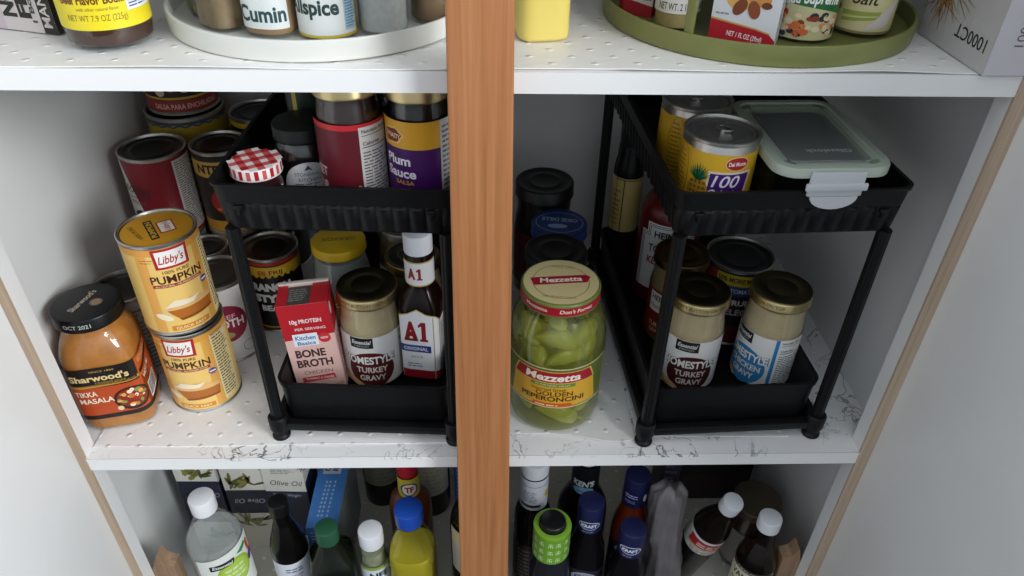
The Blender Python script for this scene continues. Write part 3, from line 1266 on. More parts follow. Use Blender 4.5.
jar('tall jar of dark red sauce with gold lid, left of the plum sauce', -121, 615, 124, 30, 28.5, 12, FT, -17, lidm=GOLD, content=plain('#2a0d0a', .35), art=redsauce, labz=(6, 92), paper='#5d1420', fill=.9, name='sauce_jar')


def plum(a, R, z0, z1):
    P = PI * R
    a.rect(-P, P, z1 - 25, z1, '#dba127', 1)
    a.poly([(-30, z1 - 8), (-16, z1 - 6), (-8, z1 - 13), (-14, z1 - 21), (-26, z1 - 22), (-33, z1 - 15)], '#e3c06a', 2)
    a.poly([(-29, z1 - 9.5), (-16, z1 - 7.6), (-10, z1 - 13), (-15, z1 - 19.5), (-26, z1 - 20.4), (-31, z1 - 15)], '#7a1d18', 3)
    a.text('DYNASTY', -20, z1 - 14, 4.4, '#ecd9a8', 4, w=17, bold=.02, rot=-4)
    a.text('Plum', -16, z1 - 36, 9, '#e6dfe9', 3, w=25, bold=.03)
    a.text('Sauce', -14, z1 - 48, 9, '#e6dfe9', 3, w=30, bold=.03)
    a.text('SALSA', -10, z1 - 57, 4, '#cf9a2e', 3, w=18, bold=.02)
    a.rect(24, 48, z0 + 1, z1, '#c9c6c4', 2)
    a.lines(26, 46, z0 + 4, z1 - 3, 18, '#6e6b70', 3)


jar('plum sauce jar with yellow and purple label beside the wooden post', -60, 612, 123, 29.5, 28.5, 12, FT, -12, lidm=GOLD, content=plain('#0c0608', .35), art=plum, labz=(6, 96), paper='#45135c', fill=.9, name='sauce_jar')
bottle('green bottle with yellow edged label behind the jam jar in the left rack', -172, 700, 128, 24, 12, 16, FT, 0, glass=plain('#14241c', .3), capm=plain('#1c1c1c', .4), paper='#16241c', art=lambda a, R, z0, z1: a.rect(-20, -15, z0, z1, '#b9a23a', 1), labz=(10, 105), sh=.8)
jar('dark bottle shaped jar at the back of the left rack upper tray', -112, 700, 110, 28, 26, 13, FT, 0, lidm=DARKLID, content=plain('#15100e', .4), art=lambda a, R, z0, z1: a.lines(-20, 20, z0 + 4, z1 - 4, 8, '#8d8577', 1), labz=(10, 70), paper='#2a2420')

# ---- lower tray, left rack


def bone_front(a, w, h):
    a.rect(-w / 2, w / 2, 0, h, '#e2b8ae', 0)
    a.poly([(-w / 2, h * .62), (w / 2, h * .66), (w / 2, h), (-w / 2, h)], '#b51f29', 1)
    a.text('10g PROTEIN', 0, h * .82, 5.4, '#f0dcd8', 2, w=w * .62, bold=.03)
    a.text('PER SERVING', 3, h * .735, 3.4, '#f0dcd8', 2, w=w * .6, bold=.01)
    a.rect(-w * .33, w * .16, h * .55, h * .685, '#e6ecf0', 2)
    a.text('Kitchen', -w * .085, h * .64, 6, '#2f6ea3', 3, w=w * .40, bold=.02)
    a.text('Basics', -w * .085, h * .58, 5, '#2f6ea3', 3, w=w * .36, bold=.02)
    a.ell(w * .29, h * .62, w * .12, h * .055, '#c8333a', 2)
    a.text('NEW', w * .29, h * .62, 3, '#f4e2e0', 3, w=w * .15, bold=.02)
    a.text('BONE', -w * .06, h * .46, 11, '#4a3534', 2, w=w * .60, bold=.035)
    a.text('BROTH', -w * .02, h * .345, 11, '#4a3534', 2, w=w * .72, bold=.035)
    a.text('CHICKEN', 0, h * .235, 5, '#7a5a55', 2, w=w * .58)
    a.poly([(-w * .36, h * .12), (w * .33, h * .14), (w * .31, h * .20), (-w * .36, h * .18)], '#c8333a', 2)
    a.text('TURMERIC & GINGER', 0, h * .16, 3, '#f4e2e0', 3, w=w * .58, bold=.02)
    a.ell(-w * .28, h * .04, w * .14, h * .05, '#c33a37', 3)
    a.poly([(0, 2), (w * .45, 2), (w * .45, h * .1)], '#cf9a84', 3)


def bone_top(a):
    w, d = 54, 42
    a.rect(-w / 2, w / 2, -d / 2, d / 2, '#b51f29', 0)
    a.rect(-w * .28, w * .16, -d * .5, d * .26, '#47433f', 1)
    a.lines(-w * .26, w * .14, -d * .34, d * .2, 6, '#8e8a86', 2)
    a.rect(-w * .3, w * .18, d * .28, d * .48, '#d8cfc4', 1)


cx, cy = -191, 646
ct = carton('broth_carton', 'red and pink chicken bone broth carton in the left rack lower tray', 'carton', cx, cy, FL + 2, 54, 42, 125, face_cam(cx, cy, -10), plain('#c9837c', .4),
            {'front': lambda a: bone_front(a, 54, 125), 'right': lambda a: (a.rect(-21, 21, 0, 125, '#dcb2aa', 0), a.rect(-21, 21, 82, 125, '#b51f29', 1), a.ell(-14, 112, 5, 8, '#e8d9d4', 2), a.lines(-17, 17, 10, 74, 16, '#6a4a48', 1)), 'top': bone_top})
ct.rotation_euler = (0, math.radians(-3.5), ct.rotation_euler[2])
bm = box_bm(-27, 27, 15, 20.5, 125.1, 127.4, .8)
finish('top_seam', bm, plain('#cfc4ba', .5), ct)


def gravy(col_oval, txt, sub, side=None):
    def f(a, R, z0, z1):
        P = PI * R
        h = z1 - z0
        a.ell(2, z0 + h * .32, 27, h * .37, col_oval, 1)
        a.rect(-19, 7, z1 - 15, z1 - .5, '#22211f', 2)
        a.text('Essential', -6, z1 - 6.5, 5.4, '#ecebe6', 3, w=21, bold=.02, shear=.2)
        a.text('EVERYDAY', -6, z1 - 12, 2.2, '#c9c7c0', 3, w=17)
        a.text('HOMESTYLE', 0, z0 + h * .53, 11.6, '#3b211c' if col_oval != '#2a87c2' else '#1d5c8c', 3, w=62, bold=.075)
        a.text('HOMESTYLE', 0, z0 + h * .53, 11, '#f6f4ef', 4, w=60, bold=.035)
        for k, q in enumerate(sub):
            a.text(q, 3, z0 + h * (.33 - .17 * k), 8.2, '#efe7dc', 3, w=6.0 * len(q), bold=.03)
        a.ell(-25, z0 + 5, 13, 4.2, '#c9925f', 3, rot=-.5)
        a.ell(-18, z0 + 3.5, 13, 3.6, '#e0b88a', 4, rot=-.5)
        nutrition(a, 38, 66, z0 + 1, z1 - 1, True, 1, '#f2f1ee')
        if side:
            a.rect(33, 37, z0, z1, side, 2)
    return f


def lidtext(b, L, z0, z1):
    b.text('SAFETY BUTTON ON TOP', 0, (z0 + z1) / 2 + .8, 3.8, '#6d5a30', 1, w=62, bold=.01)


GRV = speck('#c2ab86', '#cdb792', 40, .4)
LIDTOP = plain('#6b6244', .36, 1.0)


def gravyjar(label, x, y, turn, ov, sub, side=None, h=125):
    t = jar(label, x, y, h, 34.2, 33.6, 12, FL, turn, 'gravy jars', lidm=GOLD, content=GRV, art=gravy(ov, '', sub, side), labz=(7, 77), paper='#eceae6', lidside=lidtext, fill=.9, name='gravy_jar')
    lathe('lid_panel', [(0, h + .1), (34 * .42, h + .1), (34 * .46, h + .7), (34 * .52, h + .7), (34 * .56, h + .1), (30.8, h + .2), (32.2, h + .9), (32.6, h + .1)], LIDTOP, t, 48, cap0=False, cap1=False)['label'] = 'dark domed lid top'
    return t


gravyjar('turkey gravy jar between the bone broth carton and the brown steak sauce bottle', -133, 662, -13, '#5d201c', ('TURKEY', 'GRAVY'))
gravyjar('gravy jar with brown oval half hidden by the right rack front leg', 233, 652, 8, '#4a1f1c', ('TURKEY', 'GRAVY'))
gravyjar('gravy jar with a blue oval label in the right rack lower tray', 325, 655, -38, '#2a87c2', ('CHICKEN', 'GRAVY'), '#2a87c2')

jar('jar with yellow lid and orange label behind the bone broth carton', -178, 752, 126, 34, 32, 12, FL, 4, lidm=plain('#cdaa1c', .35), content=frosted('#c3c6c9', .5), fill=.85,
    art=lambda a, R, z0, z1: (a.lines(-26, 26, z0 + 20, z1 - 4, 6, '#f0d9a8', 2), a.rect(-40, 40, z0, z0 + 8, '#a04a1a', 1)), labz=(12, 62), paper='#c97a35', lidart=lambda b, L: b.text('GRAVOX', 0, 0, 7, '#5d4a10', 1, w=40, rot=170), rings=False, name='condiment_jar')
for lb, x, y, ring in (('jar with dark gold rimmed lid just behind the brown steak sauce bottle', -88, 723, 0), ('jar with silver rimmed lid behind another jar at the back of the left rack', -106, 795, 1)):
    jar(lb, x, y, 124, 33, 32, 12, FL, 0, lidm=plain('#8a7a50', .3, 1.0) if not ring else DULLSTEEL, content=speck('#6d5d40', '#7d6b4b', 40, .45), art=lambda a, R, z0, z1: a.lines(-24, 24, z0 + 4, z1 - 4, 10, '#7d7872', 1), labz=(8, 72), paper='#c9c5bd',
        lidart=lambda b, L: b.ell(0, 0, L - 5, L - 5, '#1b1a17', 0, n=40), name='condiment_jar')


# steak sauce bottle: squared body, long neck
def steak(a, R, z0, z1):
    a.poly([(-22, z0), (26, z0), (26, z1 - 14), (20, z1 - 8), (10, z1 - 6), (0, z1), (-10, z1 - 6), (-22, z1 - 10)], '#b89a54', 0)
    a.poly([(-21, z0), (25, z0), (25, z1 - 15), (20, z1 - 9.4), (10, z1 - 7.4), (0, z1 - 1.4), (-10, z1 - 7.4), (-21, z1 - 11.4)], '#e5e5e6', 1)
    a.text('A', -8, z0 + 69, 27, '#8c1c24', 2, w=16, bold=.10)
    a.rect(4, 9, z0 + 56, z0 + 82.5, '#8c1c24', 2)
    a.poly([(4.2, z0 + 82.5), (.5, z0 + 78), (.5, z0 + 74.5), (4.2, z0 + 77)], '#8c1c24', 2)
    a.rect(-16, -1, z0 + 55, z0 + 58.5, '#8c1c24', 2)
    a.rect(2, 11, z0 + 55, z0 + 58.5, '#8c1c24', 2)
    a.rect(-21, 14, z0 + 39, z0 + 49, '#22357f', 2)
    a.text('ORIGINAL', -3.5, z0 + 44, 4.8, '#e6e6ea', 3, w=28, bold=.02)
    a.text('SAUCE', -3, z0 + 32, 3.2, '#55566a', 3, w=14)
    a.lines(-14, 8, z0 + 17, z0 + 24, 2, '#77788a', 2)
    a.rect(-22, 26, z0, z0 + 12, '#8f1622', 2)
    a.rect(17, 18, z0, z1 - 10, '#b89a54', 2)
    a.rect(26, 62, z0, z1 - 16, '#b89a54', 0)
    a.rect(27, 61, z0, z1 - 17, '#dcdcdc', 1)
    a.lines(29, 60, z0 + 8, z1 - 22, 22, '#5d5d62', 2)
    a.rect(27, 61, z0, z0 + 7, '#8f1622', 2)


def steakneck(t, nr, hb, h):
    a = Art(cyl(15.6), 2.5, .4, base=.3)
    a.rect(-40, 40, hb - 38, hb - 7, '#b89a54', 0)
    a.rect(-40, 40, hb - 36.4, hb - 8.6, '#dddcdc', 1)
    a.text('A', -5, hb - 22, 14, '#8c1c24', 2, w=9, bold=.08)
    a.rect(2.4, 5.2, hb - 29, hb - 15, '#8c1c24', 2)
    a.poly([(2.5, hb - 15), (.4, hb - 17.4), (.4, hb - 19.2), (2.5, hb - 18)], '#8c1c24', 2)
    a.rect(.8, 6.8, hb - 29.4, hb - 27.6, '#8c1c24', 2)
    a.build('neck_label', t)


bottle('brown steak sauce bottle with white cap and neck label beside the wooden post', -74, 662, 194, 23, 15.5, 23, FL, -16, glass=plain('#160806', .2, 0.0, 0.3), capm=plain('#dcdde3', .4), p=6.0, neckR=13.5, art=steak, labz=(8, 108), paper=None, neckart=steakneck, labR=23.2,
       prof=[(20, 0, 5), (22.4, 2, 5), (23, 6, 5), (23, 100, 5), (22, 108, 4.4), (19.5, 117, 3.4), (16.5, 126, 2.6), (15.2, 131, 2), (15.2, 166, 2), (13.5, 169, 2), (13.5, 178, 2)], name='sauce_bottle')

# ------------------------------------------------------------------ right compartment: jars by the post
PEP = [(0, 2.8), (18, 2.8)]


def mez(a, R, z0, z1):
    a.rect(-68, 68, z0, z1, '#d6c99a', 0)
    a.rect(-66, 66, z0 + 1.5, z1 - 1.5, '#5d6b34', 1)
    a.poly([(-52, z0 + 3), (52, z0 + 3), (46, z1 - 14), (-46, z1 - 14)], '#d9a531', 2)
    a.poly([(-48, z1 - 20), (48, z1 - 20), (42, z1 - 4), (-42, z1 - 4)], '#d9b65a', 3)
    a.poly([(-46, z1 - 19), (46, z1 - 19), (40, z1 - 5), (-40, z1 - 5)], '#a5182a', 4)
    a.text('Mezzetta', 0, z1 - 12, 10, '#f2ead8', 5, w=60, bold=.03, shear=.15)
    a.rect(-24, 24, z1 - 25, z1 - 20.5, '#6b8a3a', 5)
    a.text('IN THE NAPA VALLEY', 0, z1 - 22.7, 2.2, '#e6dfb8', 6, w=38)
    a.text('Imported Greek', -4, z1 - 29, 3.6, '#5d3a14', 5, w=38)
    a.text('GOLDEN', 2, z1 - 35, 6, '#5d3a14', 5, w=40, bold=.015)
    a.text('PEPERONCINI', 0, z1 - 42.5, 6.6, '#4a2c10', 5, w=70, bold=.02)
    a.poly([(-24, z0 + 2), (24, z0 + 2), (20, z0 + 7.5), (-20, z0 + 7.5)], '#cf5a24', 4)
    a.lines(-18, 18, z0 + 3.5, z0 + 6.5, 1, '#f0d9a0', 5, .5)


def mezlid(b, L):
    b.ell(0, 0, L - 2.6, L - 2.6, '#d6c690', 0, n=48)
    b.ringband(0, 0, L - 12, L - 12, .7, '#8a7a48', 1)
    b.poly([(-27, -10), (27, 2), (30, 12), (25, 15), (-25, 4), (-32, 2)], '#a5182a', 2)
    b.text('Mezzetta', 0, 3, 8, '#f2ead8', 3, w=44, bold=.03, rot=12, shear=.1)
    b.text('SINCE 1935', 0, 26, 3, '#8a7a48', 1, w=24)
    b.text('FINE QUALITY FOODS', 0, -27, 3, '#8a7a48', 1, w=34)


def mezside(b, L, z0, z1):
    b.rect(-PI * L, PI * L, z0 + 1.6, z1 - 3, '#a5182a', 0)
    b.text("Don't Forget", 20, (z0 + z1) / 2, 4.5, '#ecd9c9', 1, w=36, bold=.02, shear=.2)
    b.text('Mezzetta', -24, (z0 + z1) / 2, 4, '#ecd9c9', 1, w=26, bold=.02)


MX, MY = 75, 620
R = 52.5
mzp = [(36, 0), (44, 1.5), (49, 7), (52, 20), (52.5, 34), (52.5, 88), (52.8, 100), (52.3, 118), (49.5, 134), (44.5, 147), (40, 154), (38.5, 160), (38.5, 174)]
mj = jar('large jar of pickled green peppers with gold and red lid on the curled liner', MX, MY, 176, R, 41.5, 15, 3.0, -1, lidm=plain('#6e7a3a', .3), content=frosted('#989640', .36, .2), fill=.86, prof=mzp, art=mez, labz=(46, 102), paper=None, lidart=mezlid, lidside=mezside, rings=False, glass=clear('#fbfdf4'), name='pepper_jar')


def pepper_mesh():
    bm = bmesh.new()
    n, m = 16, 14
    rings = []
    for j in range(m + 1):
        f = j / m
        r = 15.5 * (math.sin(PI * min(1, .06 + f * .94)) ** .55) * (1 - .45 * f)
        if j == 0:
            r = 3
        x = 58 * f - 29
        zc = 6 * math.sin(PI * f)
        c = []
        for i in range(n):
            a = 2 * PI * i / n
            q = r * (1 + .10 * math.cos(3 * a + f * 4))
            c.append(bm.verts.new((x * S, q * math.cos(a) * S, (q * math.sin(a) + zc) * S)))
        rings.append(c)
    for a, b in zip(rings, rings[1:]):
        for i in range(n):
            bm.faces.new((a[i], a[(i + 1) % n], b[(i + 1) % n], b[i]))
    bm.faces.new(rings[0][::-1])
    bm.faces.new(rings[-1])
    lathe_bm([(1.4, 0), (1.8, 3), (1.2, 9), (0, 10)], 8, bm=bm)
    vs = bm.verts[-1 - 8 * 3:]
    for v in list(bm.verts)[(m + 1) * n:]:
        x, y, z = v.co
        v.co = (-z - 28 * S, y, x + 1 * S)
    return bm


pep = finish('pickled_pepper', pepper_mesh(), speck('#a3a642', '#c4c274', 25, .3), None)
rnd = random.Random(11)
k = 0
for lev, zz in enumerate((20, 44, 70, 96, 122, 140)):
    cnt = 5 if lev < 5 else 3
    for i in range(cnt):
        o = pep if k == 0 else pep.copy()
        if k:
            col.objects.link(o)
        a = 2 * PI * i / cnt + lev * .9 - .3
        rr = 31 if lev < 5 else 18
        o.location = ((MX + rr * math.cos(a)) * S, (MY + rr * math.sin(a)) * S, (zz + 3 + rnd.uniform(-3, 3)) * S)
        o.rotation_euler = (rnd.uniform(-.4, .4), rnd.uniform(-.35, .35), a + PI / 2 + rnd.uniform(-.35, .35) + (PI if rnd.random() < .5 else 0))
        sc = (.78 if lev < 5 else .6) + .1 * rnd.random()
        o.scale = (sc, sc, sc)
        tag(o, 'pickled green pepper packed inside the large pepper jar', 'pepper', 'pickled peppers in the jar')
        k += 1

dk = plain('#0a0909', .35)
jar('dark jar with black lid nearest the back wall, right of the post', 74, 862, 166, 38, 38, 18, 1, 0, lidm=plain('#0d0c0c', .4), content=plain('#1a0c0c', .4), art=lambda a, R, z0, z1: a.rect(-R * 3, R * 3, z0, z1, '#4a1216', 1), labz=(20, 100), paper='#4a1216', name='preserve_jar')


def bluelid(b, L):
    b.ell(0, 0, L - 1.6, L - 1.6, '#16336f', 0, n=44)
    b.ringband(0, 0, L - 5, (L - 5) * .8, 1.0, '#8fa4cf', 1)
    b.text('OKIE DILLS', 0, 6, 8, '#9fb2d6', 2, w=44, rot=178, bold=.03)
    b.ell(-2, -9, 12, 5, '#8fa4cf', 2)


jar('jar with blue printed lid between two black lidded jars', 88, 786, 148, 34, 34.5, 15, 1, 0, lidm=plain('#16306a', .35), content=plain('#2a1512', .4), art=lambda a, R, z0, z1: a.lines(-20, 20, z0 + 4, z1 - 4, 8, '#77706a', 1), labz=(18, 90), paper='#5d1418', lidart=bluelid, rings=False, name='preserve_jar')
jar('black lidded jar directly behind the pickled pepper jar', 78, 713, 157, 34, 36, 16, 1, 0, lidm=plain('#0d0c0c', .4), content=plain('#20100c', .4), art=lambda a, R, z0, z1: a.lines(-20, 20, z0 + 4, z1 - 4, 8, '#77706a', 1), labz=(18, 90), paper='#2a2320', name='preserve_jar')

# ---- right rack lower tray, behind the gravy jars


def heinz(a, R, z0, z1):
    a.rect(-PI * R, PI * R, z0, z0 + 26, '#8a2b1c', 1)
    a.rect(-30, 6, z1 - 30, z1 - 3, '#dcdad3', 2)
    a.text('HEINZ', -14, z1 - 10, 8, '#2a2a2a', 3, w=26, bold=.03)
    a.text('HomeStyle', -12, z1 - 22, 7, '#31424f', 3, w=32, shear=.25)
    a.text('TURKEY', -14, z0 + 19, 6, '#e6cfa2', 3, w=26, bold=.02)
    a.text('GRAVY', -14, z0 + 10, 6, '#e6cfa2', 3, w=22, bold=.02)


jar('gravy jar with rust red label behind the right rack front leg', 231, 731, 122, 33, 33, 12, FL, -4, lidm=plain('#6a5d3a', .32, 1.0), content=speck('#8a7350', '#9a825c', 40, .45), art=heinz, labz=(10, 78), paper='#7d2418', name='gravy_jar')


def sloppy(a, R, h):
    P = PI * R
    a.rect(-P, P, h - 22, h - 7, '#a8962a', 1)
    a.rect(-60, -26, h - 22, h - 7, '#8e1a26', 2)
    a.text('50% MORE MEAT', 2, h - 14, 7, '#2a2410', 2, w=52, bold=.03)
    a.rect(-P, P, h - 36, h - 22, '#2a3a63', 1)
    a.text('TOMATO', 8, h - 29, 6, '#9fb0cf', 2, w=30, bold=.02)
    a.text('FRUIT', 8, h - 46, 8, '#d6d2ca', 2, w=30, bold=.03)
    a.text('SELECT', 6, h - 60, 9, '#b9b0b4', 2, w=40, bold=.03)
    a.rect(-P, P, 6, 30, '#5d1a24', 1)


can('wide dark can with yellow banner behind the blue oval gravy jar', 306, 743, 40.5, 112, FL, 6, None, sloppy, paper='#1d1820', lidmat=plain('#121316', .35))


def ketch(a, R, z0, z1):
    zt = z1
    a.poly([(-37, z0), (37, z0), (37, zt - 18), (28, zt - 18), (28, zt - 4), (-28, zt - 4), (-28, zt - 18), (-37, zt - 18)], '#d9dad8', 1)
    for q in (2.6, 5.0):
        for (x0, y0, x1, y1) in ((-37, z0, -37, zt - 18), (-37, zt - 18, -28, zt - 18), (-28, zt - 18, -28, zt - 4), (-28, zt - 4, 28, zt - 4), (28, zt - 4, 28, zt - 18), (28, zt - 18, 37, zt - 18), (37, zt - 18, 37, z0)):
            sx = 1 if x0 < 0 or (x0 == -22) else -1
            ox0, ox1 = x0 - q * (1 if x0 > 0 else -1), x1 - q * (1 if x1 > 0 else -1)
            oy0, oy1 = y0 - (q if y0 > z0 else 0), y1 - (q if y1 > z0 else 0)
            if abs(ox0 - ox1) < .01:
                a.rect(ox0 - .45, ox0 + .45, min(oy0, oy1), max(oy0, oy1), '#2a2c2c', 2)
            else:
                a.rect(min(ox0, ox1), max(ox0, ox1), oy0 - .45, oy0 + .45, '#2a2c2c', 2)
    a.text('HEINZ', 0, zt - 19, 10, '#222424', 3, w=34, bold=.03)
    a.text('TOMATO', 0, zt - 40, 11, '#222424', 3, w=46, bold=.02)
    a.text('KETCHUP', 0, zt - 58, 11, '#8d1a1c', 3, w=46, bold=.03)


bottle('red ketchup bottle with white notched label at the back of the right rack', 236, 822, 196, 40, 16, 20, FL, 0, glass=plain('#5d0d10', .3), capm=plain('#c9c9c6', .4), art=ketch, labz=(26, 128), paper=None, sh=.70, name='ketchup_bottle')


def cream(a, R, z0, z1):
    a.rect(-19, -18, z0, z1, '#4a3c1a', 2)
    a.rect(-20, 20, z1 - 3, z1 - 1.6, '#4a3c1a', 2)
    a.rect(-8, -6.5, z0, z1 - 3, '#4a3c1a', 2)
    a.lines(-22, -10, z0 + 10, z1 - 14, 8, '#7a6430', 2)


bottle('dark slender bottle with pale gold label left of the ketchup at the back', 186, 878, 228, 20, 16, 44, FL, 10, glass=plain('#131316', .25, 0.0, 0.3), capm=plain('#14151a', .3), art=cream, labz=(70, 150), paper='#b09c60', sh=.84, ribs=False, name='wine_bottle')


# ---- right rack upper tray
def pine(a, R, h):
    a.text('100', 13, h - 36, 11.5, '#efe9f2', 5, w=23, bold=.01, shear=.25)
    a.poly([(-6, 10), (31, 14), (36, h - 27), (-4, h - 27)], '#e8dcc0', 2)
    a.poly([(-4, 12), (28, 15), (34, h - 29), (-2, h - 29)], '#4a1f73', 3)
    a.text('Calories', 13, h - 49, 10, '#efe9f2', 5, w=31, shear=.25, bold=.01)
    # leaf crown and fruit
    for i in range(13):
        q = -1.1 + 2.2 * i / 12
        L = 17 - abs(q) * 4
        x0, z0 = -12, h - 38
        a.poly([(x0 - 2, z0), (x0 + 2, z0), (x0 + L * math.sin(q), z0 + L * math.cos(q))], ['#1f5d3a', '#2d7a4a', '#174a2e'][i % 3], 4 + i % 3)
    a.ell(-12, h - 48, 10, 12, '#b98a2a', 3)
    for i in range(12):
        a.ell(-18 + (i % 4) * 4, h - 40 - (i // 4) * 5, 1.5, 1.5, '#7a5418', 4, n=8)
    # red emblem
    a.ell(20, h - 19, 11, 7, '#e6cf8a', 3)
    a.ell(20, h - 19, 10, 6, '#b5202a', 4)
    a.text('Del Monte', 20, h - 19, 4, '#f3e9e0', 5, w=16, bold=.03)
    a.rect(-42, -24, 8, h - 10, '#d9a92a', 1)
    a.ringband(-33, h * .5, 9, 30, .6, '#8a6a1a', 2)
    a.lines(-39, -27, 14, h - 14, 12, '#7a5c16', 2, .3)


pkw = dict(paper='#dfb02a', tab=True, lid='#b5b4b6', lidrough=.42, paper_z=(4.5, 11))
can('pineapple can with ring pull in front of another one, right rack upper tray', 209, 612, 33.5, 80, FT, -2, 'pineapple cans', pine, **pkw, name='fruit_can')
can('pineapple can partly hidden behind the front pineapple can', 203, 684, 33.5, 80, FT, 32, 'pineapple cans', pine, **pkw, name='fruit_can')

# clip-lid food box
ct = thing('food_container', 'clear plastic food box with pale green seal and white front clip on the right rack', 'container', 293, 631, FT, math.radians(2))
W, D, H = 104, 150, 66
MILK = frosted('#c9d2cc', .55)


def rr_bm(w, d, r, z0, z1, inset=0, bm=None):
    return prism_bm(rrect(w - inset, d - inset, max(r - inset / 2, 1), 6), z0, z1, bm)


b1 = bmesh.new()
lo = [(x * .86, y * .9) for x, y in rrect(W - 8, D - 22, 18)]
hi = rrect(W - 8, D - 20, 18)
n = len(lo)
rings = []
for pts, z in ((lo, 0), (hi, H - 6), ([(x * .97, y * .975) for x, y in hi], H - 6), ([(x * .97, y * .975) for x, y in lo], 2)):
    rings.append([b1.verts.new((x * S, y * S, z * S)) for x, y in pts])
for a, b in zip(rings, rings[1:]):
    for i in range(n):
        b1.faces.new((a[i], a[(i + 1) % n], b[(i + 1) % n], b[i]))
b1.faces.new(rings[0][::-1])
b1.faces.new(rings[-1])
finish('box_body', b1, clear('#dfe6e2'), ct)
sb = bmesh.new()
rg = [[sb.verts.new((x * S, y * S, z * S)) for x, y in rrect(W - q, D - q, r)] for q, r, z in ((6, 17, H - 5.6), (6, 17, H - 1), (26, 8, H - 1), (26, 8, H - 5.6))]
for k in range(4):
    for i in range(len(rg[0])):
        j = (i + 1) % len(rg[0])
        sb.faces.new((rg[k][i], rg[k][j], rg[(k + 1) % 4][j], rg[(k + 1) % 4][i]))
finish('seal', sb, plain('#a6c49a', .5), ct)
lidb = bmesh.new()
rings = []
for ins, z in ((0, H - 6), (0, H + 1), (1.5, H + 2.6), (7, H + 3), (16, H + 3), (17.5, H + 1.2), (30, H + 1.0), (31.5, H + 2.4), (34, H + 2.4), (35.5, H + 1.0)):
    rings.append([lidb.verts.new((x * S, y * S, z * S)) for x, y in rrect(W - ins, D - ins, max(20 - ins / 2, 5), 6)])
n = len(rings[0])
for a, b in zip(rings, rings[1:]):
    for i in range(n):
        lidb.faces.new((a[i], a[(i + 1) % n], b[(i + 1) % n], b[i]))
lidb.faces.new(rings[-1])
for f in lidb.faces:
    c = f.calc_center_median()
    f.material_index = 1 if abs(c.x) < (W / 2 - 12) * S and abs(c.y) < (D / 2 - 12) * S else 0
finish('lid', lidb, [frosted('#c6d0c2', .72, .3), frosted('#aab0ad', .42, .3)], ct)
a = Art(topside(H + 1.1), 0, .4)
a.text('Glasslock', 6, -38, 6.0, '#c3cbc7', 1, w=42, rot=180, bold=.02)
a.build('embossed_lettering', ct)
cb = box_bm(-24, 24, -D / 2 - 3.4, -D / 2 - .6, H - 22, H + 1, 1.0)
box_bm(-27, 27, -D / 2 - 5.6, -D / 2 - 2.6, H - 16, H - 9, 1.2, bm=cb)
pts = [(-21, H - 22)] + [(-21 * math.cos(PI * i / 12), H - 22 - 12 * math.sin(PI * i / 12)) for i in range(1, 12)] + [(21, H - 22)]
lo = [cb.verts.new((x * S, (-D / 2 - 4.2) * S, z * S)) for x, z in pts]
hi = [cb.verts.new((x * S, (-D / 2 - 1.6) * S, z * S)) for x, z in pts]
cb.faces.new(lo)
cb.faces.new(hi[::-1])
for i in range(len(pts)):
    j = (i + 1) % len(pts)
    cb.faces.new((lo[i], hi[i], hi[j], lo[j]))
finish('clip', cb, frosted('#d2d6d8', .8), ct)['label'] = 'white front clip'

# ------------------------------------------------------------------ upper shelf
ZS = 428.4


def bouill(a, R, z0, z1):
    a.rect(-PI * R, PI * R, z0, z1, '#e3cf22', 0)
    a.text('NET WT 7.9 OZ (225g)', -6, z0 + 9, 4.4, '#7a6a14', 1, w=44)
    a.text('Beef Flavor Bouillon', -4, z0 + 22, 6.2, '#6b3a14', 1, w=54, bold=.03)
    a.text('with other natural flavor', -4, z0 + 15.5, 2.4, '#8a6a1a', 1, w=30)
    a.text('other natural', -2, z0 + 29, 3.4, '#8a6a1a', 1, w=34)
    a.rect(17, 46, z0 + 12, z1 - 2, '#dfe3ea', 1)
    a.lines(19, 44, z0 + 14, z1 - 4, 22, '#4a5d8a', 2)
    a.rect(-28, 14, z0 + 40, z0 + 54, '#a3231d', 1)


jar('beef bouillon jar with bright yellow label and dark brown contents on the upper shelf', -299, 606, 112, 32.5, 29, 15, ZS, -2, lidm=plain('#8d1c18', .4), content=plain('#3d1c12', .35), art=bouill, labz=(17, 84), paper=None, prof=[(24, 0), (29, 1), (31.5, 5), (32.5, 14), (32.5, 86), (31, 93), (27, 98), (26.5, 110)], name='bouillon_jar')


def nofish(a):
    w, h = 66, 150
    a.rect(-w / 2, w / 2, 0, h, '#d2cac8', 0)
    a.rect(w / 2 - 13, w / 2, 0, h, '#26221f', 1)
    a.rect(-w / 2, -w / 2 + 16, 0, h, '#c9b9c2', 1)
    for i in range(12):
        a.ell(-w / 2 + 4 + (i * 5) % 10, 6 + i * 9, 3.4, 3, ['#8d9a5d', '#a05d86', '#c9a8bb'][i % 3], 2, n=10)
    a.text('NO', -9, 24, 14, '#1f1c1a', 2, w=26, rot=90, bold=.05)
    a.text('FISH', 6, 32, 12, '#1f1c1a', 2, w=42, rot=90, bold=.05)
    a.text('1 Bouillon', 14, 30, 4.5, '#4a443f', 2, w=44, rot=90, bold=.03)
    a.text('MANNKAL', 25.5, 34, 8, '#d9d3cb', 2, w=58, rot=90, bold=.02)


carton('seasoning_box', 'pale box with bold black sideways letters at the left end of the upper shelf', 'box', -372, 645, ZS, 66, 40, 150, math.radians(-17), plain('#2a2623', .45), {'front': nofish})


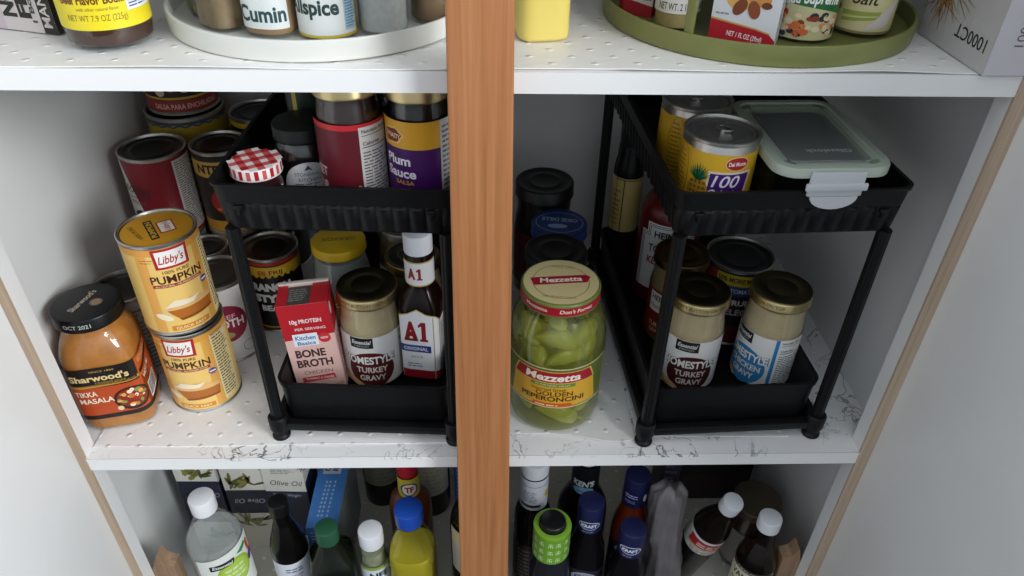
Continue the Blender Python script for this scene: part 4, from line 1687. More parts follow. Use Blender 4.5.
def turntable(label, x, y, R, mat, rim_h, tint):
    t = thing('turntable', label, 'turntable', x, y, ZS, 0)
    lathe('tray', [(0, 3), (R - 8, 3), (R - 6, 0.2), (R - 1, 0.2), (R - .2, 1), (R, 2.2), (R + .4, rim_h - 1.4), (R, rim_h - .3), (R - 1, rim_h), (R - 2.6, rim_h - .4), (R - 3.2, rim_h - 2), (R - 4.6, 5), (R - 6, 4.2), (0, 4.2)], mat, t, 128)
    lathe('bearing', [(0, 0), (40, 0), (40, 3), (0, 3)], tint, t, 40)
    return t


WT = plain('#d8d8d0', .35)
OLIVE = speck('#73763f', '#7f824b', 20, .42)
turntable('round white turntable holding the labelled spice jars on the upper shelf', -145, 687, 131, WT, 17, WT)
gt = turntable('olive green two tier turntable holding spices on the upper shelf right of the post', 240, 688, 135.5, OLIVE, 17, OLIVE)
for k, an in enumerate((-129, 0, 120)):
    bm = box_bm(-3.6, 3.6, -2.6, 2.6, 5, 170, 1.0)
    o = finish('post', bm, OLIVE, gt)
    a = math.radians(an)
    o.location = (131.0 * math.cos(a) * S, 131.0 * math.sin(a) * S, 0)
    o.rotation_euler = (0, 0, a + PI / 2)
o = lathe('upper_tray', [(0, 170), (130, 170), (134, 171), (134.5, 185), (132, 185), (130, 173), (0, 173)], OLIVE, gt, 96)
ZW = ZS + 4.4
spk = dict(z=ZW, rings=False)


def sprice(txt, a, R, z0, z1, w, h, s):
    pass


def lab_cumin(a, R, z0, z1):
    a.text('Cumin', 2, (z0 + z1) / 2, 12.5, '#27474a', 1, w=40, bold=.03)


def lab_all(a, R, z0, z1):
    a.text('Allspice', -7, (z0 + z1) / 2 + 2, 12, '#27403f', 1, w=46, bold=.035)
    a.rect(20, 32, z0 + 3, z1 - 4, '#a9c4d3', 1)
    a.lines(21, 31, z0 + 5, z1 - 8, 12, '#5d86a3', 2, .5)
    a.rect(-PI * R, PI * R, z0 - 2, z0, '#c9b42e', 1)
    a.rect(32, 34, z0, z1 - 10, '#c9b42e', 1)


LIDW = plain('#1f2a24', .4)
jar('square glass jar of dried herbs at the left of the white turntable', -239, 670, 92, 18.5, 17, 14, ZW, 10, lidm=LIDW, content=speck('#5d5a2c', '#8a7a4a', 160, .6), fill=.7, p=5, rings=False, name='spice_jar')
jar('faceted glass jar of brown powder between the herb jar and the cumin jar', -214, 632, 92, 20, 17, 14, ZW, 30, lidm=LIDW, content=speck('#7a6248', '#8d7456', 90, .7), fill=.66, p=4, rings=False, name='spice_jar')
jar('cumin jar with white label and brown powder on the white turntable', -173, 617, 92, 20.8, 18, 14, ZW, -30, lidm=LIDW, content=speck('#9a744f', '#a8815a', 70, .7), fill=.55, art=lab_cumin, labz=(8, 31), labs=(-30, 24), paper='#dde2df', rings=False, name='spice_jar', p=2.6)
jar('allspice jar with white and pale blue label on the white turntable', -128.5, 614, 96, 23.4, 20, 14, ZW, -16, lidm=LIDW, content=speck('#8a7f6a', '#9c917b', 70, .7), fill=.8, art=lab_all, labz=(5, 44), labs=(-36, 34), paper='#dfe3e0', rings=False, name='spice_jar')
jar('jar of pale grey salt on the white turntable', -85.5, 624, 92, 20.5, 17.5, 14, ZW, 0, lidm=LIDW, content=speck('#b5b3b2', '#bfbdbb', 200, .7), fill=.85, rings=False, name='spice_jar')
jar('jar of brown spice on the white turntable next to the wooden post', -46, 655, 92, 20, 17.5, 14, ZW, 0, lidm=LIDW, content=speck('#6b5138', '#7d6246', 90, .7), fill=.6, rings=False, name='spice_jar')

bottle('plain yellow squeeze bottle standing right of the post on the upper shelf', 44, 630, 150, 21.5, 12, 22, ZS, 14, glass=speck('#dfc862', '#e4d070', 5, .4), capm=plain('#d8b82a', .4), p=4.2, ribs=False, name='squeeze_bottle')

# spices on the green turntable


def redwhite(a):
    a.rect(-15, 15, 0, 90, '#d5d0cb', 0)
    a.poly([(-15, 0), (15, 0), (15, 9), (-15, 15)], '#a31f2d', 1)
    a.rect(-15, -11, 0, 90, '#a31f2d', 1)
    a.lines(6, 14, 14, 80, 22, '#4a4a50', 2, .6, .1)


carton('spice_box', 'small red and white spice box at the left of the green turntable', 'box', 134, 680, ZW, 30, 20, 90, math.radians(-24), plain('#a31f2d', .45), {'front': redwhite, 'left': lambda a: a.rect(-10, 10, 0, 90, '#a31f2d', 0)})


def netwt(a, R, z0, z1):
    a.text('NET WT. 2 1/8 OZ. 60g', 4, z0 + 5.5, 5.6, '#33312c', 1, w=44, bold=.01)
    a.lines(-28, 28, z0 + 12, z1 - 2, 5, '#6d685d', 1)


jar('small spice jar with net weight on its label behind the green turntable rod', 160, 642, 84, 19, 17, 14, ZW, 4, lidm=LIDW, content=speck('#a5905c', '#b59f6b', 120, .7), fill=.8, art=netwt, labz=(15, 48), paper='#dcd9d1', rings=False, name='spice_jar')


def almond(a):
    w, h = 52, 105
    a.rect(-w / 2, w / 2, 0, h, '#d9dbdd', 0)
    pts = [(-w / 2, 0), (w / 2, 0), (w / 2, 6), (w / 2 - 5, 10.5), (10, 13), (-w / 2, 18)]
    a.poly(pts, '#b01d2c', 1)
    a.poly([(-w / 2, 18), (10, 13), (w / 2 - 5, 10.5), (w / 2 - 5, 11.6), (10, 14.2), (-w / 2, 19.4)], '#c9a05a', 2)
    a.text('NET 1 FL OZ (29ml)', 2, 7, 4, '#efdfe0', 2, w=28, bold=.02, rot=-5)
    a.lines(-23, -10, 22, 25, 1, '#8a8a8a', 1)
    a.ell(-2, 38, 15, 11, '#d9a95c', 2, rot=.3)
    a.ell(7, 40, 12, 8, '#c98d45', 3, rot=-.6)
    a.ell(-5, 29, 7, 4.6, '#7a3f22', 4, rot=1.0)
    a.ell(6, 28, 7, 4.6, '#8a4a28', 4, rot=1.9)
    a.ell(15, 32, 4, 2.6, '#6f3a20', 4)
    a.ell(14, 45, 6, 3, '#6f8a4a', 3, rot=.7)
    a.text('ALMOND', 0, 72, 9, '#7a2a1c', 2, w=44, bold=.02)
    a.text('EXTRACT', 0, 60, 6, '#7a2a1c', 2, w=34, bold=.01)


ex, ey = 199.5 + 9, 603 + 4
carton('extract_box', 'white almond extract box with red base stripe on the green turntable', 'box', ex, ey, ZW, 52, 28, 105, math.radians(-25), plain('#cfd0d2', .45),
       {'front': almond, 'right': lambda a: (a.rect(-14, 14, 0, 105, '#c9cacc', 0), a.lines(-10, 10, 14, 95, 18, '#8a8a8c', 1))})


def salad(a, R, z0, z1):
    P = PI * R
    a.rect(-P, P, z0, z1, '#c9c294', 0)
    n = 14
    for i in range(n):
        s0, s1 = -36 + 72 * i / n, -36 + 72 * (i + 1) / n
        f = lambda s: z0 + 21 + 5 * (1 - (s / 36) ** 2) - .1 * s
        a.poly([(s0, f(s0)), (s1, f(s1)), (s1, f(s1) + 17), (s0, f(s0) + 17)], '#1f6b35', 1)
    a.text('Salad Supreme', 2, z0 + 30, 9, '#eef0e6', 2, w=50, bold=.03, arc=3, rot=2, shear=.1)
    a.ell(-8, z0 + 49, 12, 8, '#c9b42a', 2)
    a.text('Recipes', -8, z0 + 49, 5, '#2a3a1a', 3, w=17, bold=.02)
    a.lines(-4, 24, z0 + 58, z0 + 66, 1, '#2a4a8a', 2)
    r = random.Random(8)
    for i in range(46):
        a.ell(-30 + 60 * r.random(), z0 + 3 + 17 * r.random(), 2.2 + 2 * r.random(), 1.8 + 1.6 * r.random(), r.choice(['#b5362a', '#d9905c', '#e3cfa0', '#23303a', '#d86a3a', '#e0d2b0', '#8a3a2a']), 1 + i % 4, n=9)


jar('salad seasoning jar with green banner and vegetable picture on the green turntable', 261, 621, 100, 24, 21, 16, ZW, 2, lidm=plain('#27613a', .4), content=speck('#8a4a2a', '#b58a4a', 120, .6), art=salad, labz=(3, 80), paper=None, rings=False, name='spice_jar')


def celery(a, R, z0, z1):
    P = PI * R
    a.rect(-P, P, z0, z1, '#d3c995', 0)
    a.rect(-P, P, z1 - 12, z1, '#c9a83a', 1)
    a.text('Celery', 2, z0 + 40, 10, '#3a2a1a', 2, w=30, bold=.01, shear=.2)
    a.text('Salt', 0, z0 + 28, 10, '#3a2a1a', 2, w=20, bold=.01, shear=.2)
    a.poly([(-17, z0 + 8), (12, z0 + 12), (14, z0 + 18), (-17, z0 + 17)], '#9aa44e', 2)
    a.poly([(-17, z0 + 11), (12, z0 + 14), (12, z0 + 15), (-17, z0 + 13)], '#c3cb85', 3)
    a.poly([(2, z0 + 3), (22, z0 + 6), (30, z0 + 32), (18, z0 + 20)], '#d6cdc6', 3)
    a.ell(-22, z0 + 18, 2.2, 2.6, '#8a7a4a', 2)
    a.rect(-P, P, z0, z0 + 2, '#8a7a52', 1)


jar('celery salt jar with cream label on the green turntable', 316, 634, 100, 23.5, 21, 16, ZW, 0, lidm=plain('#a31f2a', .4), content=speck('#a39a7a', '#b5ab8a', 120, .6), art=celery, labz=(4, 80), paper=None, rings=False, name='spice_jar')
jar('jar of dark brown spice at the right of the green turntable', 345, 677, 95, 17, 16, 14, ZW, 0, lidm=LIDW, content=speck('#5d4436', '#6d5242', 90, .7), fill=.8, rings=False, name='spice_jar')


def picks(a):
    # seen on the left face: a spray of wooden toothpicks and the count, printed upside down
    a.rect(-52, 52, 0, 105, '#b9b7b6', 0)
    r = random.Random(2)
    for i in range(46):
        q = r.uniform(-2.6, -.2)
        L = r.uniform(22, 46)
        x0, z0 = -28 + r.uniform(-9, 9), 40 + r.uniform(-8, 12)
        dx, dz = math.cos(q), math.sin(q)
        nx, nz = -dz * .8, dx * .8
        a.poly([(x0 - nx, z0 - nz), (x0 + dx * L, z0 + dz * L * .8), (x0 + nx, z0 + nz)], r.choice(['#8a6238', '#a57a48', '#6d4a28', '#b98d58']), 1 + i % 5)
    a.text('1000CT', 22, 19, 10, '#33302e', 2, w=44, bold=.01, rot=180)
    a.text('Kitchen', 34, 78, 5, '#33302e', 2, w=28, bold=.03, rot=180)
    a.text('1000', 30, 94, 11, '#6a6665', 2, w=40, rot=180)


carton('toothpick_box', 'grey toothpick box with upside down printing at the right end of the upper shelf', 'box', 391.5, 593, ZS, 34, 104, 105, 0, plain('#c3c0c3', .4),
       {'left': picks, 'front': lambda a: (a.rect(-17, 17, 0, 105, '#c6c2c6', 0), a.text('1000CT', 2, 40, 7, '#5a5658', 1, w=36, rot=90), a.text('Round Toothpicks', 10, 52, 4, '#6a6668', 1, w=60, rot=90))})

# ------------------------------------------------------------------ lower shelf
ZL = ZB + 1.6


def vin(a, R, z0, z1):
    a.poly([(-40, z0), (40, z0), (40, z1), (0, z1 - 6), (-40, z1 - 14)], '#dfe3da', 0)
    a.ell(6, z0 + 52, 24, 26, '#9ab93a', 1)
    a.ell(6, z0 + 52, 20, 22, '#aac84a', 2)
    a.poly([(-24, z1 - 32), (6, z1 - 29), (8, z1 - 19), (-24, z1 - 22)], '#1d2420', 3)
    a.text('Essential', -8, z1 - 25.5, 5.4, '#e6ebe4', 4, w=25, bold=.02, shear=.2)
    a.lines(-8, 20, z0 + 40, z0 + 66, 3, '#cfe0a0', 3, .6, .1)
    a.ell(-22, z0 + 44, 9, 9, '#a8232c', 4)
    a.ell(34, z0 + 56, 5, 10, '#5d2a86', 4, rot=-.4)
    a.poly([(12, z1 - 18), (28, z1 - 10), (30, z1 - 16), (20, z1 - 22)], '#2f8a48', 4)
    a.ell(33, z0 + 76, 3.4, 12, '#c9502a', 4)


bottle('clear vinegar bottle with white cap and lime green label on the lower shelf', -354, 596, 242, 36.5, 15.6, 24, ZL, 8, content=frosted('#ffffff', .22), fill=.7, art=vin, labz=(70, 170), paper=None, sh=.70, name='vinegar_bottle')

NAVY = '#1b2136'


def leaves(a, s0, t0, n, sc, cols, lv, seed):
    r = random.Random(seed)
    for i in range(n):
        q = r.uniform(.2, 2.9)
        L = sc * r.uniform(.7, 1.2)
        x, z = s0 + r.uniform(-sc, sc), t0 + r.uniform(-sc * .4, sc * .4)
        a.ell(x + L * .5 * math.cos(q), z + L * .5 * math.sin(q), L * .55, L * .13, r.choice(cols), lv + i % 3, n=10, rot=q)
    for i in range(3):
        a.ell(s0 + r.uniform(-sc, sc), t0 + r.uniform(-sc * .3, sc * .5), sc * .18, sc * .22, '#8a8a3a', lv + 3, n=12)


GRN = ['#6d7038', '#4f5a2c', '#8a8548', '#77683a']


def oilbox(kind):
    def f(a):
        w, h = 58, 236
        a.rect(-w / 2, w / 2, 0, h, '#d9d6cc', 0)
        if kind == 0:
            a.rect(-w / 2, w / 2, 60, 152, NAVY, 1)
            a.text('Olive Oil', 8, 122, 9, '#aeb3c4', 2, w=34, rot=180, shear=.2)
            leaves(a, 0, 164, 14, 18, GRN, 1, 4)
            leaves(a, 0, 30, 12, 18, GRN, 1, 7)
        elif kind == 1:
            a.rect(-w / 2, w / 2, 80, 132, '#1e2130', 1)
            a.text('Olive Oil', 2, 108, 9, '#b3b3b6', 2, w=42, rot=180, shear=.2)
            leaves(a, -2, 142, 16, 19, GRN + ['#a5783a'], 1, 5)
            a.rect(-w / 2, w / 2, 0, 79, '#cfc6b4', 1)
            leaves(a, 2, 58, 16, 19, ['#6d6a4a', '#57593a', '#8a8262'], 2, 9)
        else:
            a.rect(-w / 2, w / 2, 30, 132, NAVY, 1)
            a.text('Olive Oil', 2, 150, 10, '#3a3f48', 2, w=44, shear=.2, rot=-3)
            a.lines(-16, 16, 170, 180, 3, '#8a8a8a', 1)
            a.text('Extra Virgin', 0, 124, 6, '#aeb3c4', 2, w=38)
            leaves(a, 18, 200, 12, 16, GRN, 1, 6)
    return f


def side_navy(a):
    a.rect(-26, 26, 0, 236, NAVY, 0)
    a.rect(-26, 26, 150, 236, '#d9d6cc', 1)
    leaves(a, -8, 176, 12, 16, GRN, 2, 3)


for k, (xx, yy, lb) in enumerate(((-408, 719, 'navy olive oil box behind the vinegar bottle, leaf art at its top'), (-345, 719, 'olive oil box with upside down navy band, middle of the three oil boxes'), (-286, 716, 'olive oil box with dark lettering on white above navy, beside the blue box'))):
    carton('olive_oil_box', lb, 'box', xx, yy, ZL, 58, 52, 236, math.radians((-1, 0, -2)[k]), plain(NAVY, .45), {'front': oilbox(k), 'right': side_navy}, 'olive oil boxes')


def bluetop(a):
    a.rect(-21, 21, -70, 70, '#4a86cf', 0)
    a.rect(-14, 12, 22, 62, '#c9cdd6', 1)
    a.text('Oven', -6, 42, 9, '#2a3a8a', 2, w=30, rot=80, bold=.03)
    a.text('Ready', 6, 42, 8, '#2a3a8a', 2, w=30, rot=80, bold=.03)
    for x0 in (-9, -4, 3):
        for k in range(9):
            a.rect(x0 + .3 * k, x0 + 2.6 + .3 * k, -52 + k * 7.2, -48 + k * 7.2, '#a9c6ea', 1)


carton('pasta_box', 'bright blue box lying lengthwise into the lower shelf beside the olive oil boxes', 'box', -226, 695, ZL, 42, 140, 136, math.radians(0), plain('#4a86cf', .4), {'top': bluetop, 'front': lambda a: (a.rect(-21, 21, 0, 136, '#4a86cf', 0), a.lines(-16, 10, 90, 130, 6, '#d3deee', 1)), 'right': lambda a: (a.rect(-70, 70, 0, 136, '#b5bcc9', 0), a.lines(-64, 64, 6, 130, 26, '#8a93a3', 1))})

bottle('dark soy bottle with white label in front of the olive oil boxes', -262, 596, 232, 24, 12.5, 20, ZL, 0, glass=plain('#0b0908', .18, 0, .3), capm=plain('#0d0c0c', .35), art=lambda a, R, z0, z1: (a.lines(-12, 12, z1 - 18, z1 - 8, 2, '#4a5d8a', 1), a.lines(-16, 16, z0 + 20, z1 - 22, 10, '#8a8fa3', 1)), labz=(40, 132), paper='#d6d9e0', sh=.66, name='sauce_bottle')
bottle('square dark olive oil bottle with green cap on the lower shelf', -203, 578, 203, 30, 14.6, 24, ZL, -6, glass=plain('#10160f', .16, 0.0, 0.3), capm=plain('#23533a', .4), p=5, art=lambda a, R, z0, z1: a.lines(-20, 20, z0 + 8, z1 - 8, 10, '#a9a58a', 1), labz=(20, 110), labs=(-26, 26), paper='#cfcab0', sh=.72, name='oil_bottle',
       neckart=lambda t, nr, hb, h: None)
bottle('small white capped bottle between the green cap and blue cap bottles', -149, 579, 196, 18.5, 15.6, 26, ZL, 6, content=speck('#8a8a72', '#a09f86', 80, .5), fill=.8, capm=plain('#dcdde0', .4), art=lambda a, R, z0, z1: (a.rect(-PI * R, PI * R, z1 - 6, z1, '#8aa03a', 1), a.text('NFE', 2, z1 - 18, 12, '#23303f', 1, w=26, bold=.04), a.lines(-16, 16, z0 + 10, z1 - 30, 10, '#5d7086', 1)), labz=(20, 140), paper='#cdd6dc', sh=.72, name='seasoning_bottle')
bottle('cooking oil bottle with bright blue cap and golden oil', -98, 577, 241, 30, 17.8, 24, ZL, -10, glass=clear('#eef0e0'), content=frosted('#ecd752', .8, .15), fill=.68, capm=plain('#1746a3', .35), p=3.2, sh=.70, name='oil_bottle')


def redneck(t, nr, hb, h):
    a = Art(cyl(nr + 1.2), 2.5, .4, base=.3)
    a.rect(-40, 40, hb - 46, hb - 2, '#c9b53a', 0)
    a.ell(0, hb - 22, 12, 13, '#e3e0d6', 1)
    a.ringband(0, hb - 22, 12, 13, 2.4, '#2a3a7a', 2)
    a.text('TF', 0, hb - 22, 11, '#a8232c', 3, w=12, bold=.05)
    a.build('neck_label', t)


bottle('brown hot sauce bottle with red cap and yellow neck label behind the blue cap oil', -107, 653, 242, 29, 13.8, 24, ZL, 0, glass=plain('#6b3416', .2), capm=plain('#b31d34', .35), paper='#c9b53a', art=lambda a, R, z0, z1: a.lines(-22, 22, z0 + 10, z1 - 10, 6, '#a8232c', 1), labz=(24, 100), sh=.50, neckart=redneck, neckR=13, name='hot_sauce_bottle',
       prof=[(26, 0), (28.5, 2), (29, 6), (29, 150), (27, 163), (21, 172), (15.5, 177), (14, 181), (13.2, 214), (13.2, 218), (12, 226)])
for lb, xx, yy, R in (('dark wine bottle with faded label behind the blue pasta box', -170, 792, 30), ('dark bottle with grey label behind the brown hot sauce bottle', -92, 772, 31)):
    bottle(lb, xx, yy, 290, R, 14, 30, ZL, 0, glass=plain('#100b09', .2, 0.0, 0.3), capm=plain('#1a1716', .35), art=lambda a, R, z0, z1: (a.lines(-24, 24, z0 + 8, z1 - 8, 8, '#7d7a6e', 1), a.lines(-18, 18, z1 - 20, z1 - 10, 2, '#4a463c', 2)), labz=(52, 140), labs=(-34, 34), paper='#8d897c', sh=.6, ribs=False, name='wine_bottle')
carton('food_box', 'narrow blue box standing behind the wooden post on the lower shelf', 'box', -36, 800, ZL, 36, 60, 190, 0, plain('#2f72c4', .4), {'front': lambda a: a.lines(-14, 14, 20, 170, 16, '#9fc0e8', 1)})
bottle('wide dark jug half hidden behind the wooden post on the lower shelf', -13, 600, 262, 37, 14, 24, ZL, 0, glass=plain('#17110d', .2, 0.0, 0.3), capm=plain('#14110f', .4), art=lambda a, R, z0, z1: (a.ell(-30, z1 - 16, 10, 13, '#cdb98a', 1), a.lines(26, 44, z0 + 4, z1 - 4, 14, '#6d6a64', 1)), labz=(110, 196), labs=(-44, 46), paper='#b9b4a8', sh=.76, name='syrup_jug')


def sleeve(t, nr, hb, h):
    a = Art(cyl(18.2), 2.5, .4, base=.3)
    a.rect(-PI * 18, PI * 18, hb - 60, hb - 2, '#c9ccd3', 0)
    a.rect(-20, 10, hb - 54, hb - 49, '#26282e', 1)
    a.lines(-14, 8, hb - 44, hb - 22, 8, '#5d6a86', 1)
    a.rect(-PI * 18, PI * 18, hb - 14, hb - 12.6, '#8a8f9a', 1)
    a.ell(20, hb - 32, 4, 7, '#c9a82a', 1)
    a.build('neck_label', t)


bottle('dark bottle with a white neck sleeve just right of the wooden post', 60, 634, 262, 25, 18.4, 22, ZL, 0, glass=plain('#0d0b0b', .2, 0.0, 0.3), capm=plain('#d3d5da', .4), neckart=sleeve, neckR=17.2, paper='#1d1a1a', art=lambda a, R, z0, z1: a.lines(-20, 20, z0 + 6, z1 - 6, 8, '#6d6a64', 1), labz=(30, 110),
       prof=[(22, 0), (24.6, 2), (25, 6), (25, 150), (23, 165), (19, 178), (17.8, 184), (17.8, 238), (17.2, 240), (16, 250)], name='dressing_bottle')


def kens(t, nr, hb, h):
    a = Art(cyl(18.6), 2.5, .4, base=.3)
    a.rect(-PI * 18, PI * 18, hb - 58, hb - 4, '#101318', 0)
    a.text("KEN'S", -1, hb - 36, 11, '#d9dde2', 1, w=30, bold=.04, shear=.1)
    a.ell(-1, hb - 50, 15, 7.5, '#7fb2d6', 1)
    a.lines(-9, 7, hb - 52, hb - 48, 1, '#1d2a3a', 2)
    a.build('neck_label', t)


bottle('dark salad dressing bottle with black and light blue neck label and white cap', 133, 668, 246, 35, 18.6, 20, ZL, 0, glass=plain('#14100d', .2, 0.0, 0.3), content=None, capm=plain('#dadce0', .4), neckart=kens, neckR=17.6, art=lambda a, R, z0, z1: (a.ell(0, (z0 + z1) / 2, 22, 26, '#7fb2d6', 1),), labz=(20, 100), paper='#16181c', sh=.5, name='dressing_bottle',
       prof=[(31, 0), (34.5, 2), (35, 6), (35, 120), (33, 136), (26, 154), (20, 166), (18.2, 172), (18.2, 224), (17.6, 228), (16, 236)])


def greenwrap(t, nr, hb, h):
    pass


gw = bottle('bottle whose neck wears a bright green foil band printed with white characters', 80, 574, 218, 27, 16.5, 8, ZL, 0, glass=plain('#23252c', .22, 0.0, 0.3), capm=plain('#0e0e10', .35), ribs=False, neckR=16, paper=None, name='sake_bottle',
            prof=[(24, 0), (26.6, 2), (27, 6), (27, 120), (26, 132), (24, 140), (23, 146), (23, 208), (16, 209), (15, 212)])
a = Art(cyl(23.4), 2.5, .4, base=.3)
a.rect(-PI * 23.4, PI * 23.4, 158, 208, '#6fa32f', 0)
for i, cs in enumerate(range(-34, 40, 11)):
    for zz in (166, 181, 196):
        # stroke-built characters
        for (x0, x1, y0, y1) in ((-3, 3, 2.6, 3.6), (-3.4, 3.4, -.6, .3), (-.5, .5, -4, 4), (-3, -2, -4, -1), (2, 3, -4, -1)):
            a.rect(cs + x0 + (i % 2), cs + x1 + (i % 2), zz + y0, zz + y1, '#d5e6b5', 1)
a.build('neck_band', gw)['label'] = 'green foil neck band with pale characters'
lathe('neck_rim', [(23.5, 205), (24.2, 207), (23.6, 209.6), (21, 210.4), (17.5, 210), (16.9, 208.5)], plain('#7fae35', .35), gw, 40, cap0=False, cap1=False)


def navycap(b, R, z0, z1):
    b.ell(0, z0 + 17, 15, 7.6, '#dfe2ea', 0)
    b.ell(0, z0 + 17, 13.6, 6.4, '#1b2a66', 1)
    b.text('KRAFT', 0, z0 + 17, 6.2, '#e6e8f0', 2, w=21, bold=.05)
    b.lines(-9, 9, z0 + 4, z0 + 8, 1, '#8a93b5', 0)


NVC = plain('#191d4a', .42)
kp = [(23, 0, 3), (25.6, 2, 3), (26, 6, 3), (26, 104, 3), (24.5, 122, 2.6), (20.5, 142, 2.2), (17.2, 158, 2), (16.4, 168, 2), (16.2, 176, 2), (14, 184, 2)]


def kbody(a, R, z0, z1):
    a.ell(0, z1 - 14, 17, 9, '#a9a5b5', 1)
    a.text('KRAFT', 0, z1 - 14, 7, '#2a2a5a', 2, w=24, bold=.04)
    a.lines(-20, 20, z0 + 6, z1 - 30, 8, '#77737d', 1)


kk = dict(glass=plain('#0f0e12', .22, 0.0, 0.3), capm=NVC, capart=navycap, neckR=16, prof=kp, p=3, art=kbody, labz=(24, 104), labs=(-28, 28), paper='#23232f', name='dressing_bottle', group='navy capped dressing bottles')
bottle('navy capped dressing bottle with oval badge behind the green banded bottle', 132, 602, 218, 26, 17, 48, ZL, 2, **kk)
bottle('navy capped dark dressing bottle with oval badge nearest the front, right of centre', 183, 573, 202, 26, 17, 44, ZL, 2, **{**kk, 'prof': [(r, z * .92, p) for r, z, p in kp]})
kk3 = dict(kk)
kk3.update(glass=clear('#f0e6dc'), content=speck('#8d3f22', '#a04a28', 30, .35), fill=.80, capart=lambda b, R, z0, z1: (b.lines(-14, 6, z0 + 20, z0 + 28, 2, '#b5bde0', 1), b.lines(-14, 6, z0 + 10, z0 + 16, 2, '#8a93c9', 0), b.ell(15, z0 + 20, 3, 7, '#d9dce6', 0)))
bottle('orange dressing bottle with a navy cap behind another navy capped bottle', 198, 641, 222, 26, 17, 52, ZL, 2, **kk3)


def bag_mesh():
    bm = bmesh.new()
    r = random.Random(6)
    n, m = 40, 22
    ph = [r.uniform(0, 6.28) for _ in range(12)]
    rings = []
    for j in range(m + 1):
        f = j / m
        z = 232 * f
        c = []
        for i in range(n):
            a = 2 * PI * i / n
            rx = 25 * (1 - .15 * f) * min(1, .5 + f * 4)
            ry = 34 * (1 - .55 * f) * min(1, .6 + f * 4)
            w = 1 + .10 * math.sin(5 * a + ph[0] + 3 * f) + .08 * math.sin(9 * a + ph[1] - 9 * f) + .05 * math.sin(14 * f + ph[2] + 2 * a) + .04 * math.sin(17 * a + 20 * f)
            if j == m:
                w *= .55
            c.append(bm.verts.new(((rx * w * math.cos(a) - 6 * f + 3 * math.sin(6 * f)) * S, (ry * w * math.sin(a) + 22 * f) * S, (z + (6 * math.sin(3 * a + 1) if j == m else 0)) * S)))
        rings.append(c)
    for a, b in zip(rings, rings[1:]):
        for i in range(n):
            bm.faces.new((a[i], a[(i + 1) % n], b[(i + 1) % n], b[i]))
    bm.faces.new(rings[0][::-1])
    bm.faces.new(rings[-1])
    return bm


o = finish('plastic_bag', bag_mesh(), speck('#6a6566', '#7d7778', 30, .32, bump=.5), sharp=80)
o.location = (241 * S, 592 * S, ZL * S)
tag(o, 'crumpled dark grey plastic bag standing right of the navy capped bottles', 'bag')


def vanred(a, R, z0, z1):
    a.rect(-34, 34, z0 + 16, z1 - 6, '#a8202c', 1)
    a.rect(-34, 34, z0 + 12, z0 + 15, '#c9a23a', 1)
    a.lines(-20, 20, z1 - 20, z1 - 10, 2, '#ecdcd2', 2)
    a.lines(-26, 26, z0 + 2, z0 + 11, 3, '#5d5a5a', 1)


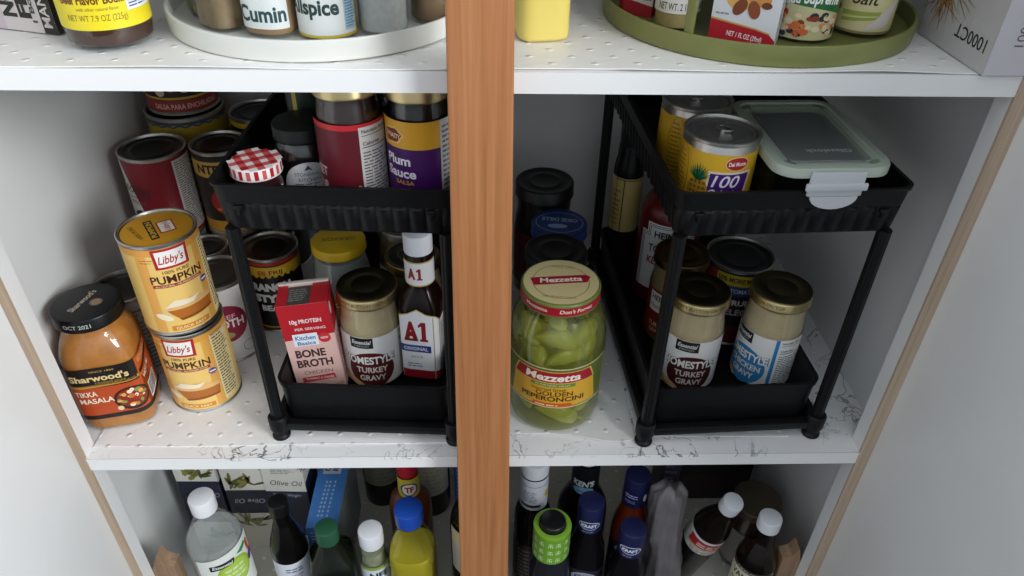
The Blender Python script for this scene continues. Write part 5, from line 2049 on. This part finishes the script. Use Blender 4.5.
wc = bottle('dark leaning bottle with white cap and red and white label right of the grey bag', 280, 644, 232, 25, 13.2, 20, ZL + 9, 0, glass=plain('#120b08', .18, 0.0, 0.3), capm=plain('#d6d8dc', .4), art=vanred, labz=(112, 152), paper='#d9d6d2', sh=.70, name='extract_bottle', rz=0)
dirv = Vector((28, -56, 221)).normalized()
wc.rotation_euler = Vector((0, 0, 1)).rotation_difference(dirv).to_euler()
jar('wide jar with dull brown lid at the right end of the lower shelf', 385, 669, 131, 34, 34.5, 14, ZL, 0, lidm=plain('#5d5344', .45, .6), content=speck('#2d211a', '#3a2b22', 40, .4), rings=False, name='preserve_jar', art=lambda a, R, z0, z1: a.lines(-24, 24, z0 + 4, z1 - 4, 8, '#7d7872', 1), labz=(14, 84), paper='#8a857b')
bottle('white capped vanilla bottle with cream label and clear shoulders beside the right hinge block', 362, 586, 202, 28, 14.8, 20, ZL, -6, glass=clear('#d8cfc6'), content=plain('#2a1a12', .3), fill=.50, capm=plain('#dcdee0', .4), art=lambda a, R, z0, z1: (a.rect(-32, 32, z1 - 7, z1, '#1d1c1c', 1), a.text('KIRKLAND', 0, z1 - 3.6, 3.6, '#d9d6ca', 2, w=34), a.text('VANILLA', 0, z1 - 18, 11, '#1d1c1c', 2, w=48, bold=.02), a.lines(-24, 24, z0 + 8, z1 - 28, 8, '#5d5a52', 1)), labz=(20, 116), labs=(-34, 34), paper='#cfc9ae', sh=.62, name='vanilla_bottle')
carton('food_box', 'dark brown box at the back right of the lower shelf', 'box', 360, 800, ZL, 120, 56, 238, 0, plain('#1c1213', .5), {'front': lambda a: (a.rect(-50, 50, 20, 60, '#2a1a1c', 1), a.lines(-44, 44, 90, 200, 10, '#3a2729', 1))})
carton('food_box', 'slim purple grey packet between the grey bag and the dark box', 'box', 262, 722, ZL, 24, 70, 205, math.radians(-6), plain('#2c2736', .5), {'front': lambda a: a.lines(-9, 9, 20, 190, 14, '#5d5668', 1)})

# wooden blocks on the inside of the stiles
BLK = wood_mat('bare_block', '#7a5f48', '#8f7258', '#a58a70', 0.6)
for nm, x0, x1, lb in (('hinge_block', -431, -402, 'brown wooden block behind the left stile at the bottom of the picture'), ('hinge_block', 386, 411, 'brown wooden block behind the right stile near the bottom')):
    s = 1 if x0 < 0 else -1
    a0, b0 = (x0, x1) if s > 0 else (x1, x0)
    bm = bmesh.new()
    pts = [(a0, -330), (b0, -330), (b0, -232), (b0 - s * 12, -226), (b0 - s * 18, -212), (a0, -240)]
    lo = [bm.verts.new((x * S, 567 * S, z * S)) for x, z in pts]
    hi = [bm.verts.new((x * S, 586 * S, z * S)) for x, z in pts]
    bm.faces.new(lo)
    bm.faces.new(hi[::-1])
    for i in range(len(pts)):
        j = (i + 1) % len(pts)
        bm.faces.new((lo[i], hi[i], hi[j], lo[j]))
    tag(finish(nm, bm, BLK, smooth=False), lb, 'block')
